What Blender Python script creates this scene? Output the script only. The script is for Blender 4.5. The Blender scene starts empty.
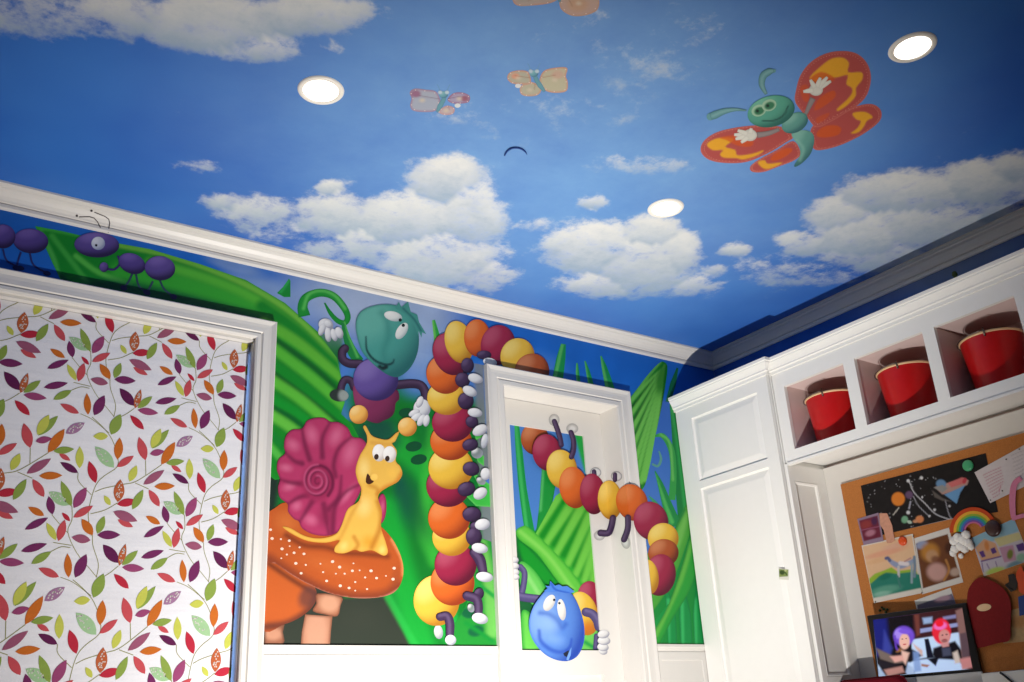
import bpy, bmesh, math, random
import numpy as np
from mathutils import Vector, Matrix, noise as mnoise
from mathutils.geometry import delaunay_2d_cdt
random.seed(4)
C = bpy.context.scene.collection
# ------------------------------------------------------------------ camera model
# Plan coordinates (X right along the back wall, Y towards it, Z up; eye at (0,0,1))
# are turned into metres by M().
S, EYE = 1.1, 0.95
RC = np.array([[0.8210956, -0.5682354, -0.0539498], [0.1767949, 0.3430546, -0.9225276], [0.5427205, 0.7479453, 0.3821417]])
_u, _s, _v = np.linalg.svd(RC)
RC = _u @ _v
FPX = 967.744
def M(v):
    v = np.asarray(v, float)
    return np.stack([v[..., 0] * S, v[..., 1] * S, (v[..., 2] - 1) * S + EYE], -1)
def unproj(px, p0, n):
    """points of the photograph's frame -> points on the plane through p0 with normal n"""
    px = np.atleast_2d(np.asarray(px, float))
    d = np.stack([(px[:, 0] - 512) / FPX, (px[:, 1] - 341) / FPX, np.ones(len(px))], 1) @ RC
    p0 = np.asarray(p0, float) - [0, 0, 1]
    n = np.asarray(n, float)
    t = (p0 @ n) / (d @ n)
    return d * t[:, None] + [0, 0, 1]
def proj(P):
    q = (np.atleast_2d(P) - [0, 0, 1]) @ RC.T
    return np.stack([q[:, 0] / q[:, 2] * FPX + 512, q[:, 1] / q[:, 2] * FPX + 341], 1), q[:, 2]
STEP = 0.00015
NPATCH = [0]
class Pl:
    """a plane something is painted or pinned on; n points towards the room"""
    def __init__(s, p, n):
        s.p = np.array(p, float); s.n = np.array(n, float) / np.linalg.norm(n)
    def __call__(s, px, off=0.0):
        return unproj(px, s.p + s.n * off, s.n)
YB, XR, ZC, CR = 3.0, 3.37, 2.671, 0.066
YC, XJ, YD, YPAN = 2.9765, 2.7065, 3.10, 3.108
WALL = Pl((0, YB, 1), (0, -1, 0)); CEIL = Pl((0, 0, ZC), (0, 0, -1)); DPAN = Pl((0, YPAN, 1), (0, -1, 0)); DSTI = Pl((0, YD, 1), (0, -1, 0))
JAMB = Pl((XJ, 0, 1), (-1, 0, 0)); CASE = Pl((0, YC, 1), (0, -1, 0)); RWALL = Pl((XR, 0, 1), (-1, 0, 0))
CORK = Pl((XR - .012, 0, 1), (-1, 0, 0))
class CrownSurf:
    """the moulded face of the back wall's crown"""
    def __call__(s, px, off=0.0):
        best = None
        for (o1, h1), (o2, h2) in zip(CP[:-2], CP[1:-1]):
            n = np.array([0, -(h2 - h1), -(o2 - o1)]); n = n / np.linalg.norm(n)
            if n[1] > 0: n = -n
            P = unproj(px, np.array([0, YB - o1, ZC + h1]) + n * off, n)
            ok = (P[:, 2] >= ZC + min(h1, h2) - 1e-4) & (P[:, 2] <= ZC + max(h1, h2) + 1e-4)
            P[~ok, 1] = 99
            best = P if best is None else np.where((P[:, 1] < best[:, 1])[:, None], P, best)
        f = unproj(px, (0, YB - off, 0), (0, -1, 0))
        return np.where(best[:, 1:2] > 50, f, best)
CROWN = CrownSurf()
# ------------------------------------------------------------------ colour helpers
def lin(c):
    c = np.asarray(c, float) / 255.0
    return np.where(c <= .04045, c / 12.92, ((c + .055) / 1.055) ** 2.4)
GAIN = 0.80
def pc(c): return np.clip(lin(c) * GAIN, 0, .93)
# ------------------------------------------------------------------ materials
def mat(name, col, rough=.5, bump=0, scale=40, var=.0, spec=.4, metal=0, emit=None, coat=0):
    m = bpy.data.materials.new(name); m.use_nodes = True
    nt = m.node_tree; b = nt.nodes['Principled BSDF']
    b.inputs['Roughness'].default_value = rough; b.inputs['Metallic'].default_value = metal
    b.inputs['Specular IOR Level'].default_value = spec
    b.inputs['Coat Weight'].default_value = coat
    tc = nt.nodes.new('ShaderNodeTexCoord'); nz = nt.nodes.new('ShaderNodeTexNoise')
    nz.inputs['Scale'].default_value = scale; nz.inputs['Detail'].default_value = 4
    nt.links.new(tc.outputs['Object'], nz.inputs['Vector'])
    c = list(lin(col)) if not isinstance(col, str) else None
    mx = nt.nodes.new('ShaderNodeMix'); mx.data_type = 'RGBA'; mx.blend_type = 'MULTIPLY'
    mx.inputs[0].default_value = 1.0
    if c is not None: mx.inputs[6].default_value = (*c, 1)
    else:
        at = nt.nodes.new('ShaderNodeAttribute'); at.attribute_name = col
        nt.links.new(at.outputs['Color'], mx.inputs[6])
    mr = nt.nodes.new('ShaderNodeMapRange'); mr.inputs[3].default_value = 1 - var; mr.inputs[4].default_value = 1 + var
    mr.inputs[1].default_value = .25; mr.inputs[2].default_value = .75
    nt.links.new(nz.outputs['Fac'], mr.inputs[0])
    nt.links.new(mr.outputs[0], mx.inputs[7])
    nt.links.new(mx.outputs[2], b.inputs['Base Color'])
    if bump:
        bp = nt.nodes.new('ShaderNodeBump'); bp.inputs['Strength'].default_value = bump; bp.inputs['Distance'].default_value = .002
        nt.links.new(nz.outputs['Fac'], bp.inputs['Height']); nt.links.new(bp.outputs['Normal'], b.inputs['Normal'])
    if emit:
        b.inputs['Emission Strength'].default_value = emit
        if c is not None: b.inputs['Emission Color'].default_value = (*c, 1)
        else: nt.links.new(mx.outputs[2], b.inputs['Emission Color'])
    return m
MT = dict(
    trim=mat('white_gloss_paint', (212, 209, 204), .4, 0, 30, .01),
    cab=mat('white_cabinet_paint', (240, 239, 235), .35, .03, 30, .01),
    inside=mat('cubby_white_with_red_bounce', (222, 200, 196), .5, .03, 30, .01),  # white paint; pinkish shade and red bounce are put into the colour
    wall=mat('cream_wall_paint', (236, 230, 218), .6, .05, 60, .015),
    paint=mat('mural_paint', 'Col', .55, .04, 90, .02, spec=.25),
    fabric=mat('printed_fabric', 'Col', .9, .25, 220, .02, spec=.1),
    paper=mat('printed_paper', 'Col', .75, .02, 60, .02, spec=.2),
    screen=mat('lit_screen', 'Col', .2, 0, 10, 0, spec=.2, emit=.75),
    floor=mat('warm_wood_floor', (160, 120, 85), .4, .05, 12, .15),
    room=mat('room_paint', (225, 215, 200), .7, .05, 60, .02),
    red=mat('red_pail_enamel', (190, 14, 16), .38, .03, 50, .05, spec=.4, coat=.2),
    cream=mat('cream_rim', (232, 196, 150), .5, .03, 50, .03),
    steel=mat('dull_steel', (120, 112, 105), .35, 0, 10, .02, metal=.9),
    cork=mat('cork', (176, 112, 60), .85, .6, 260, .16, spec=.1),
    black=mat('black_plastic', (18, 17, 18), .3, 0, 10, 0),
    silver=mat('silver_plastic', (205, 203, 200), .4, 0, 10, .01),
    dkred=mat('dark_red_cloth', (110, 10, 26), .8, .3, 300, .08, spec=.15),
    redcloth=mat('red_felt', (124, 28, 30), .75, .25, 160, .12, spec=.15),
    glass=mat('window_glass', (235, 240, 245), .02, 0, 10, 0),
    wood=mat('dark_wood', (70, 42, 28), .45, .1, 20, .15),
    desk=mat('white_desk', (225, 222, 214), .4, .03, 30, .01),
    cotton=mat('cotton_wool', (236, 232, 226), .95, .9, 120, .05, spec=.05),
    green=mat('green_enamel', (66, 160, 110), .3, 0, 20, .08),
    orange=mat('orange_enamel', (215, 75, 25), .3, 0, 20, .08),
    brown=mat('brown_glaze', (60, 36, 34), .3, .05, 60, .15),
    pink=mat('pink_ribbon', (205, 120, 150), .6, .1, 80, .06),
    navy=mat('dark_blue_mark', (24, 62, 130), .6, 0, 20, .05),
    dgreen=mat('dark_green_leafy', (60, 74, 34), .7, .2, 90, .2),
    lamp=mat('lamp_lens', (255, 246, 232), .4, 0, 10, 0, emit=3.0),
    lamptrim=mat('lamp_trim', (240, 236, 228), .4, .02, 30, .01),
)
_g = MT['glass'].node_tree.nodes['Principled BSDF']; _g.inputs['Transmission Weight'].default_value = 1.0; _g.inputs['IOR'].default_value = 1.02
def creases(m):
    nt = m.node_tree; N = nt.nodes; b = N['Principled BSDF']; old = b.inputs['Normal'].links[0].from_socket
    tc = N.new('ShaderNodeTexCoord'); mp = N.new('ShaderNodeMapping'); mp.inputs['Scale'].default_value = (1.4, 1, 15)
    n = N.new('ShaderNodeTexNoise'); n.inputs['Scale'].default_value = 1.0; n.inputs['Detail'].default_value = 3
    bp = N.new('ShaderNodeBump'); bp.inputs['Strength'].default_value = .35; bp.inputs['Distance'].default_value = .012
    nt.links.new(tc.outputs['Object'], mp.inputs[0]); nt.links.new(mp.outputs[0], n.inputs['Vector']); nt.links.new(n.outputs['Fac'], bp.inputs['Height']); nt.links.new(old, bp.inputs['Normal']); nt.links.new(bp.outputs['Normal'], b.inputs['Normal'])
creases(MT['fabric'])
# ------------------------------------------------------------------ mesh containers
class Part:
    def __init__(s, name, m, label=None, kind=None):
        s.name, s.m, s.label, s.kind = name, m, label, kind
        s.V = []; s.F = []; s.Cc = []; s.n = 0; s.kids = []; s.smooth = []; s.bev = 0
    def add(s, V, F, col=None, smooth=False):
        V = np.asarray(V, float); o = s.n
        s.V.append(V); s.n += len(V)
        s.F += [tuple(int(i) + o for i in f) for f in F]; s.smooth += [smooth] * len(F)
        if col is None: col = np.ones((len(V), 3)) * .8
        col = np.asarray(col, float)
        if col.ndim == 1: col = np.tile(col, (len(V), 1))
        s.Cc.append(col)
        return s
    def sub(s, name, m=None, label=None):
        k = Part(name, m or s.m, label); s.kids.append(k); return k
    def world(s): return M(np.concatenate(s.V)) if s.V else np.zeros((0, 3))
    def allw(s):
        L = [s.world()] + [k.allw() for k in s.kids]
        return np.concatenate(L)
    def make(s, origin, parent=None):
        W = s.world() - origin
        me = bpy.data.meshes.new(s.name)
        me.from_pydata(W.tolist(), [], s.F); me.update()
        cc = np.concatenate(s.Cc)
        at = me.color_attributes.new('Col', 'FLOAT_COLOR', 'POINT')
        at.data.foreach_set('color', np.concatenate([cc, np.ones((len(cc), 1))], 1).astype(np.float32).ravel())
        me.polygons.foreach_set('use_smooth', s.smooth)
        me.materials.append(MT[s.m] if isinstance(s.m, str) else s.m)
        o = bpy.data.objects.new(s.name, me); C.objects.link(o)
        if s.bev:
            b = o.modifiers.new('edge', 'BEVEL'); b.width = s.bev; b.segments = 2; b.limit_method = 'ANGLE'; b.angle_limit = .6
        if parent: o.parent = parent
        else: o.location = origin
        if s.label: o['label'] = s.label
        if s.kind: o['kind'] = s.kind
        z = np.zeros(3)
        for k in s.kids: k.make(origin if parent is None else origin, o)
        return o
def base_of(W):
    a, b = W.min(0), W.max(0)
    return np.array([(a[0] + b[0]) / 2, (a[1] + b[1]) / 2, a[2]])
def thing(name, parts, label=None, cat=None, group=None, kind=None):
    """one top-level object: a single mesh (parts is one Part) or an Empty that parents its parts"""
    if isinstance(parts, Part):
        o = parts.make(base_of(parts.allw())); o.name = name
    else:
        parts = [p for p in parts if p.n or p.kids]
        og = base_of(np.concatenate([p.allw() for p in parts]))
        o = bpy.data.objects.new(name, None); C.objects.link(o); o.location = og; o.empty_display_size = .05
        for p in parts: p.make(og, o)
    if label: o['label'] = label
    if cat: o['category'] = cat
    if group: o['group'] = group
    if kind: o['kind'] = kind
    return o
def struct(name, p):
    return thing(name, p, kind='structure')
def copy_tree(o, delta, label):
    c = o.copy(); C.objects.link(c); c.location = o.location + Vector(delta); c['label'] = label
    for ch in o.children:
        k = ch.copy(); C.objects.link(k); k.parent = c
        for g in ch.children:
            q = g.copy(); C.objects.link(q); q.parent = k
    return c
# ------------------------------------------------------------------ solid shapes (plan coordinates)
def box(p, x0, x1, y0, y1, z0, z1):
    V = [(x, y, z) for x in (x0, x1) for y in (y0, y1) for z in (z0, z1)]
    F = [(0, 1, 3, 2), (4, 6, 7, 5), (0, 4, 5, 1), (2, 3, 7, 6), (0, 2, 6, 4), (1, 5, 7, 3)]
    return p.add(V, F)
def sweep(p, path, prof, fmap, closed=False, smooth=False):
    """profile (inset, height) swept along a 2-D path with mitred corners; the inset goes to the left of the path"""
    P = [np.array(q, float) for q in path]; n = len(P); V = []
    for i in range(n):
        a = P[i - 1] if (i > 0 or closed) else None; b = P[(i + 1) % n] if (i < n - 1 or closed) else None
        ns = []
        for u, w in ((a, P[i]), (P[i], b)):
            if u is None or w is None: continue
            d = w - u; d /= np.linalg.norm(d); ns.append(np.array([-d[1], d[0]]))
        m = sum(ns); m /= np.linalg.norm(m); m /= (m @ ns[0])
        for (o, h) in prof:
            q = P[i] + m * o; V.append(fmap(q[0], q[1], h))
    k = len(prof); F = []
    for i in range(n if closed else n - 1):
        j = (i + 1) % n
        for t in range(k - 1): F.append((i * k + t, j * k + t, j * k + t + 1, i * k + t + 1))
    if not closed:
        F.append(tuple(range(k))); F.append(tuple((n - 1) * k + t for t in range(k))[::-1])
    return p.add(V, F, smooth=smooth)
def lathe(p, c, prof, seg=40, axis=2, smooth=True):
    V = []; F = []
    for (r, h) in prof:
        for k in range(seg):
            a = 2 * math.pi * k / seg
            q = [r * math.cos(a), r * math.sin(a)]
            if axis == 2: V.append((c[0] + q[0], c[1] + q[1], c[2] + h))
            else: V.append((c[0] - h, c[1] + q[0], c[2] + q[1]))
    for i in range(len(prof) - 1):
        for k in range(seg):
            j = (k + 1) % seg
            F.append((i * seg + k, i * seg + j, (i + 1) * seg + j, (i + 1) * seg + k))
    return p.add(V, F, smooth=smooth)
def tube(p, pts, r, seg=10, col=None):
    P = [np.array(q, float) for q in pts]; V = []; F = []; n = len(P)
    rr = r if isinstance(r, (list, tuple)) else [r] * n
    for i in range(n):
        d = P[min(i + 1, n - 1)] - P[max(i - 1, 0)]; d /= np.linalg.norm(d)
        u = np.cross(d, [0, 0, 1.0]);
        if np.linalg.norm(u) < .1: u = np.cross(d, [1.0, 0, 0])
        u /= np.linalg.norm(u); w = np.cross(d, u)
        for k in range(seg):
            a = 2 * math.pi * k / seg; V.append(P[i] + rr[i] * (u * math.cos(a) + w * math.sin(a)))
    for i in range(n - 1):
        for k in range(seg):
            j = (k + 1) % seg; F.append((i * seg + k, i * seg + j, (i + 1) * seg + j, (i + 1) * seg + k))
    F.append(tuple(range(seg))[::-1]); F.append(tuple((n - 1) * seg + k for k in range(seg)))
    return p.add(V, F, col, smooth=True)
# ------------------------------------------------------------------ painter: patches of paint with brushed colour
def T(ox, oy, s):
    return lambda L: [(ox + x / s, oy + y / s) for x, y in L]
def smooth_closed(pts, k=6):
    P = np.array(pts, float); n = len(P); out = []
    for i in range(n):
        a, b, c, d = P[i - 1], P[i], P[(i + 1) % n], P[(i + 2) % n]
        for t in np.arange(k) / k:
            out.append(.5 * ((2 * b) + (c - a) * t + (2 * a - 5 * b + 4 * c - d) * t * t + (3 * b - a - 3 * c + d) * t ** 3))
    return np.array(out)
def smooth_open(pts, k=6):
    P = np.array(pts, float); n = len(P)
    if n < 3: return np.array([P[0] + (P[1] - P[0]) * t for t in np.linspace(0, 1, k + 1)])
    Q = np.concatenate([[2 * P[0] - P[1]], P, [2 * P[-1] - P[-2]]]); out = []
    for i in range(1, n):
        a, b, c, d = Q[i - 1], Q[i], Q[i + 1], Q[i + 2]
        for t in np.arange(k) / k:
            out.append(.5 * ((2 * b) + (c - a) * t + (2 * a - 5 * b + 4 * c - d) * t * t + (3 * b - a - 3 * c + d) * t ** 3))
    out.append(P[-1]); return np.array(out)
def ellipse(cx, cy, rx, ry, rot=0, n=36):
    a = np.linspace(0, 2 * math.pi, n, endpoint=False); r = math.radians(rot)
    x, y = rx * np.cos(a), ry * np.sin(a)
    return np.stack([cx + x * math.cos(r) - y * math.sin(r), cy + x * math.sin(r) + y * math.cos(r)], 1)
def ribbon(pts, w, k=6, cap=False):
    """outline of a stroke; w = width or (w0, w1, ...) along it"""
    P = smooth_open(pts, k); n = len(P)
    w = np.interp(np.linspace(0, 1, n), np.linspace(0, 1, len(w)), w) if isinstance(w, (list, tuple)) else np.full(n, float(w))
    d = np.gradient(P, axis=0); d /= np.linalg.norm(d, axis=1, keepdims=True) + 1e-9
    nn = np.stack([-d[:, 1], d[:, 0]], 1)
    A_, B_ = P + nn * w[:, None] / 2, P - nn * w[:, None] / 2
    if not cap: return np.concatenate([A_, B_[::-1]])
    th = np.linspace(0, math.pi, 8)[1:-1]
    e1 = [P[-1] + w[-1] / 2 * (nn[-1] * math.cos(t) + d[-1] * math.sin(t)) for t in th]
    e0 = [P[0] + w[0] / 2 * (-nn[0] * math.cos(t) - d[0] * math.sin(t)) for t in th]
    return np.concatenate([A_, e1, B_[::-1], e0])
def inside(Q, poly):
    x, y = Q[:, 0], Q[:, 1]; r = np.zeros(len(Q), bool); n = len(poly)
    for i in range(n):
        x1, y1 = poly[i]; x2, y2 = poly[(i + 1) % n]
        if y1 == y2: continue
        c = ((y1 > y) != (y2 > y)) & (x < (x2 - x1) * (y - y1) / (y2 - y1) + x1)
        r ^= c
    return r
def segdist(Q, P, closed=False):
    best = np.full(len(Q), 1e9); arg = np.zeros(len(Q)); n = len(P)
    for i in range(n if closed else n - 1):
        a = P[i]; b = P[(i + 1) % n]; ab = b - a; L = ab @ ab + 1e-12
        t = np.clip(((Q - a) @ ab) / L, 0, 1)
        d = np.linalg.norm(Q - a - t[:, None] * ab, axis=1)
        m = d < best; best[m] = d[m]; arg[m] = (i + t[m]) / max(1, n - 1)
    return best, arg
def sstep(t): t = np.clip(t, 0, 1); return t * t * (3 - 2 * t)
def blend(col, a, c): return col + (np.asarray(c) - col) * a[:, None]
def brush(Q, col, ops, outline=None):
    """ops: ('s', pts, width, colour, soft, alpha) stroke; ('b', cx, cy, rx, ry, rot, colour, soft, alpha) blob; ('p', pts, colour, soft, alpha) polygon;
    ('ball', cx, cy, rx, ry, rot, lo, hi) roundness; ('edge', width, colour, alpha) rim; ('lin', p0, p1, colour, alpha) fade; ('n', scale, amount) mottling"""
    for o in ops:
        k = o[0]
        if k == 's':
            P = smooth_open(o[1], 5); w = o[2]
            d, t = segdist(Q, P)
            w = np.interp(t, np.linspace(0, 1, len(w)), w) if isinstance(w, (list, tuple)) else w
            sf = max(o[4], .01)
            col = blend(col, sstep((w / 2 - d) / (sf) + .5) * (o[5] if len(o) > 5 else 1), pc(o[3]))
        elif k == 'b':
            r = math.radians(o[5]); dx, dy = Q[:, 0] - o[1], Q[:, 1] - o[2]
            a, b = dx * math.cos(r) + dy * math.sin(r), -dx * math.sin(r) + dy * math.cos(r)
            d = np.sqrt((a / o[3]) ** 2 + (b / o[4]) ** 2)
            sf = max(o[7], .01)
            col = blend(col, sstep((1 - d) / sf + (.5 if sf < 1 else 0)) * (o[8] if len(o) > 8 else 1), pc(o[6]))
        elif k == 'p':
            P = np.array(o[1], float); ins = inside(Q, P); d, _ = segdist(Q, P, True)
            sd = np.where(ins, d, -d); sf = max(o[3], .01)
            col = blend(col, sstep(sd / sf + .5) * (o[4] if len(o) > 4 else 1), pc(o[2]))
        elif k == 'ball':
            r = math.radians(o[5]); dx, dy = Q[:, 0] - o[1], Q[:, 1] - o[2]
            a, b = (dx * math.cos(r) + dy * math.sin(r)) / o[3], (-dx * math.sin(r) + dy * math.cos(r)) / o[4]
            rr = np.clip(a * a + b * b, 0, 1); nz = np.sqrt(1 - rr)
            nx, ny = a * math.cos(r) - b * math.sin(r), a * math.sin(r) + b * math.cos(r)
            L = np.array([-.5, -.55, .67]) if len(o) < 9 else np.array(o[8]); L = L / np.linalg.norm(L)
            s = nx * L[0] + ny * L[1] + nz * L[2]
            col = blend(col, sstep((.62 - s) / .95) * .95, pc(o[6]))
            col = blend(col, sstep((s - .62) / .45) * .8, pc(o[7]))
        elif k == 'edge' and outline is not None:
            d, _ = segdist(Q, outline, True)
            col = blend(col, sstep(1 - d / o[1]) * o[3], pc(o[2]))
        elif k == 'lin':
            a = np.array(o[1], float); b = np.array(o[2], float); ab = b - a
            t = ((Q - a) @ ab) / (ab @ ab)
            col = blend(col, sstep(t) * o[4], pc(o[3]))
        elif k == 'n':
            v = np.array([mnoise.noise(Vector((x * o[1], y * o[1], 3.1))) for x, y in Q])
            col = np.clip(col * (1 + v * o[2])[:, None], 0, .95)
    return col
def clip(V, F, Cl, ax, val, keep_gt):
    V = [tuple(v) for v in V]; Cl = [tuple(c) for c in Cl]; sgn = 1 if keep_gt else -1
    side = [sgn * (v[ax] - val) for v in V]; nF = []; cache = {}
    def cut(i, j):
        key = (min(i, j), max(i, j))
        if key not in cache:
            t = side[i] / (side[i] - side[j])
            V.append(tuple(a + (b - a) * t for a, b in zip(V[i], V[j]))); Cl.append(tuple(a + (b - a) * t for a, b in zip(Cl[i], Cl[j])))
            side.append(0.0); cache[key] = len(V) - 1
        return cache[key]
    for f in F:
        g = []; n = len(f)
        for k in range(n):
            i, j = f[k], f[(k + 1) % n]
            if side[i] >= 0: g.append(i)
            if (side[i] > 0 and side[j] < 0) or (side[i] < 0 and side[j] > 0): g.append(cut(i, j))
        if len(g) >= 3: nF.append(tuple(g))
    used = sorted({i for f in nF for i in f}); m = {u: k for k, u in enumerate(used)}
    return np.array([V[u] for u in used]).reshape(-1, 3), [tuple(m[i] for i in f) for f in nF], np.array([Cl[u] for u in used]).reshape(-1, 3)
def patch(p, outline, color, ops=(), plane=WALL, lay=1, sp=1.6, clips=(), off=None):
    """paint one closed shape (frame points) on a plane"""
    O = np.array(outline, float)
    keep = [0]
    for i in range(1, len(O)):
        if np.linalg.norm(O[i] - O[keep[-1]]) > .12: keep.append(i)
    if len(keep) > 3 and np.linalg.norm(O[keep[-1]] - O[0]) < .12: keep.pop()
    O = O[keep]
    x0, y0 = O.min(0); x1, y1 = O.max(0); pts = []
    row = 0
    for y in np.arange(y0 + sp / 2, y1, sp * .87):
        for x in np.arange(x0 + (sp / 2 if row % 2 else 0), x1, sp): pts.append((x, y))
        row += 1
    pts = np.array(pts).reshape(-1, 2)
    if len(pts):
        pts = pts[inside(pts, O)]
    if len(pts):
        d, _ = segdist(pts, O, True); pts = pts[d > sp * .4]
    allp = np.concatenate([O, pts]) if len(pts) else O
    n = len(O)
    vv, ee, ff, *_ = delaunay_2d_cdt([Vector(q) for q in allp], [(i, (i + 1) % n) for i in range(n)], [], 0, 1e-5)
    Q = np.array([(v.x, v.y) for v in vv])
    cen = np.array([Q[list(f)].mean(0) for f in ff]); ok = inside(cen, O)
    F = [tuple(f) for f, k in zip(ff, ok) if k]
    col = np.tile(pc(color), (len(Q), 1)); col = brush(Q, col, ops, O)
    NPATCH[0] += 1
    V = plane(Q, (lay + .1 * (NPATCH[0] % 9)) * STEP if off is None else off)
    if plane is WALL: clips = tuple(clips) + ((2, 1.3185 if O[:, 0].mean() < 560 else 1.3315, True),)
    for c in clips:
        if not len(F): break
        V, F, col = clip(V, F, col, *c)
    if len(F):
        p.add(V, F, col)
    return p
def grid(p, a, b, c, color, ops, nu, nv, post=None):
    """rectangular painted panel: corner a, edges to b and c (plan coordinates)"""
    a, b, c = (np.array(q, float) for q in (a, b, c))
    u, v = np.meshgrid(np.linspace(0, 1, nu + 1), np.linspace(0, 1, nv + 1))
    V = a + u.ravel()[:, None] * (b - a) + v.ravel()[:, None] * (c - a)
    Q, _ = proj(V); col = np.tile(pc(color), (len(V), 1)); col = brush(Q, col, ops)
    F = [(j * (nu + 1) + i, j * (nu + 1) + i + 1, (j + 1) * (nu + 1) + i + 1, (j + 1) * (nu + 1) + i) for j in range(nv) for i in range(nu)]
    return p.add(V, F, col)
def ball(p, cx, cy, rx, ry, rot, base, lo, hi, lay=1, plane=WALL, clips=(), extra=(), sp=1.5, L=None):
    op = ('ball', cx, cy, rx, ry, rot, lo, hi) + ((L,) if L else ())
    return patch(p, ellipse(cx, cy, rx, ry, rot, 40 if rx > 6 else 20), base, (op,) + tuple(extra), plane, lay, sp, clips)
DOORCLIPS = ((DSTI, ((0, XJ, False),)), (JAMB, ((1, YC - .0035, True), (1, YD, False))), (CASE, ((0, XJ - .0025, True), (0, 2.788, False))), (WALL, ((0, 2.788, True),)))
# ================================================================== THE ROOM
ZF = 1 - EYE / S
XL, YR = -.9, -1.6
FR = lambda u, v, h: (u, YB - h, v)
FT = lambda u, v, h: (u, v, ZC + h)
# back wall with a window opening and a door opening
p = Part('wall_back', 'trim')
for x0, x1, z0, z1 in ((XL, -.35, ZF, ZC), (-.35, 1.08, ZF, .75), (-.35, 1.08, 2.32, ZC), (1.08, 2.0935, ZF, ZC), (2.0935, XJ, 2.32, ZC), (XJ, XR + .1, ZF, ZC)):
    box(p, x0, x1, YB, YB + .13, z0, z1)
struct('wall_back', p)
p = Part('wall_right', 'wall'); box(p, XR, XR + .1, YR, YB, ZF, ZC); struct('wall_right', p)
p = Part('wall_left', 'room'); box(p, XL - .1, XL, YR, YB + .1, ZF, ZC); struct('wall_left', p)
p = Part('wall_rear', 'room'); box(p, XL - .1, XR + .1, YR - .1, YR, ZF, ZC); struct('wall_rear', p)
p = Part('floor', 'floor'); box(p, XL - .1, XR + .1, YR - .1, YB + .1, ZF - .1, ZF); struct('floor', p)
p = Part('trim_3', 'trim'); box(p, XR - .05, XR - .0005, .5, 2.448, ZF, 1.9716); struct('trim_3', p)     # boarding under the cubbies
# ceiling painted as a sky
nx, ny = 180, 200
gx, gy = np.meshgrid(np.linspace(XL - .1, XR + .1, nx + 1), np.linspace(YR - .1, YB + .1, ny + 1))
CV = np.stack([gx.ravel(), gy.ravel(), np.full(gx.size, ZC)], 1)
CQ, cz = proj(CV); vis = cz > .3
CLOUD = [  # frame positions of the painted clouds: cx, cy, rx, ry, weight
 (446, 180, 42, 30, 1), (472, 215, 40, 42, 1), (405, 220, 62, 32, 1), (332, 216, 52, 28, .9), (262, 214, 48, 22, .8), (440, 258, 72, 34, .95), (486, 275, 34, 22, .8), (350, 245, 70, 26, .75), (226, 202, 22, 12, .7), (300, 235, 60, 18, .7),
 (330, 188, 16, 9, .95), (206, 166, 28, 8, .6), (203, 200, 12, 7, .7), (182, 166, 18, 5, .5), (420, 285, 90, 18, .6),
 (598, 248, 58, 32, 1), (642, 262, 60, 38, 1), (672, 254, 34, 28, 1), (568, 244, 30, 20, .9), (650, 235, 40, 22, 1), (694, 286, 40, 14, .6), (736, 250, 20, 8, .75), (594, 202, 19, 8, .95), (530, 226, 34, 8, .55), (716, 270, 16, 8, .6), (600, 285, 50, 16, .8),
 (872, 194, 44, 26, 1), (920, 196, 70, 32, 1), (985, 186, 64, 30, 1), (862, 236, 56, 30, 1), (930, 226, 80, 36, 1), (805, 244, 32, 16, .85), (1015, 170, 34, 20, 1), (772, 270, 44, 18, .65), (878, 252, 66, 26, .9), (1000, 205, 60, 30, .9), (840, 215, 40, 24, 1), (820, 275, 50, 14, .6),
 (110, 16, 104, 26, .85), (215, 22, 84, 36, 1), (300, 14, 82, 26, 1), (20, 10, 70, 30, .75), (255, 50, 55, 16, .8), (332, 50, 17, 8, .75), (378, 8, 14, 5, .5), (60, 36, 70, 14, .4),
 (640, 60, 130, 60, .30), (590, 110, 90, 30, .30), (500, 120, 100, 30, .28), (640, 165, 60, 12, .45), (440, 118, 70, 10, .38), (800, 110, 60, 40, .22)]
dens = np.zeros(len(CV)); shade = np.zeros(len(CV))
for cx, cy, rx, ry, w in CLOUD:
    d = np.sqrt(((CQ[:, 0] - cx) / (rx * 1.06)) ** 2 + ((CQ[:, 1] - cy) / (ry * 1.06)) ** 2)
    k = np.where(vis, w * sstep((1.30 - d) / .85), 0)
    shade = np.where(k > dens, (CQ[:, 1] - cy) / ry, shade)
    dens = 1 - (1 - dens) * (1 - k * .85) if False else np.maximum(dens, k)
for _ in range(14):   # clouds over the unseen part of the ceiling
    ux, uy = random.uniform(XL, XR), random.uniform(YR, 1.0)
    k = .9 * sstep((1.3 - np.hypot((CV[:, 0] - ux) / .5, (CV[:, 1] - uy) / .3)) / .85)
    dens = np.where(vis & (CQ[:, 1] > -60) & (CQ[:, 1] < 700) & (CQ[:, 0] > -60) & (CQ[:, 0] < 1080), dens, np.maximum(dens, k))
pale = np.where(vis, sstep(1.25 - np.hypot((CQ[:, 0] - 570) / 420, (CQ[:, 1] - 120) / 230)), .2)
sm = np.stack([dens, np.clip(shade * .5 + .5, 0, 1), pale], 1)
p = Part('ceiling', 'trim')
p.add(CV, [(j * (nx + 1) + i, (j + 1) * (nx + 1) + i, (j + 1) * (nx + 1) + i + 1, j * (nx + 1) + i + 1) for j in range(ny) for i in range(nx)], sm)
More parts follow.
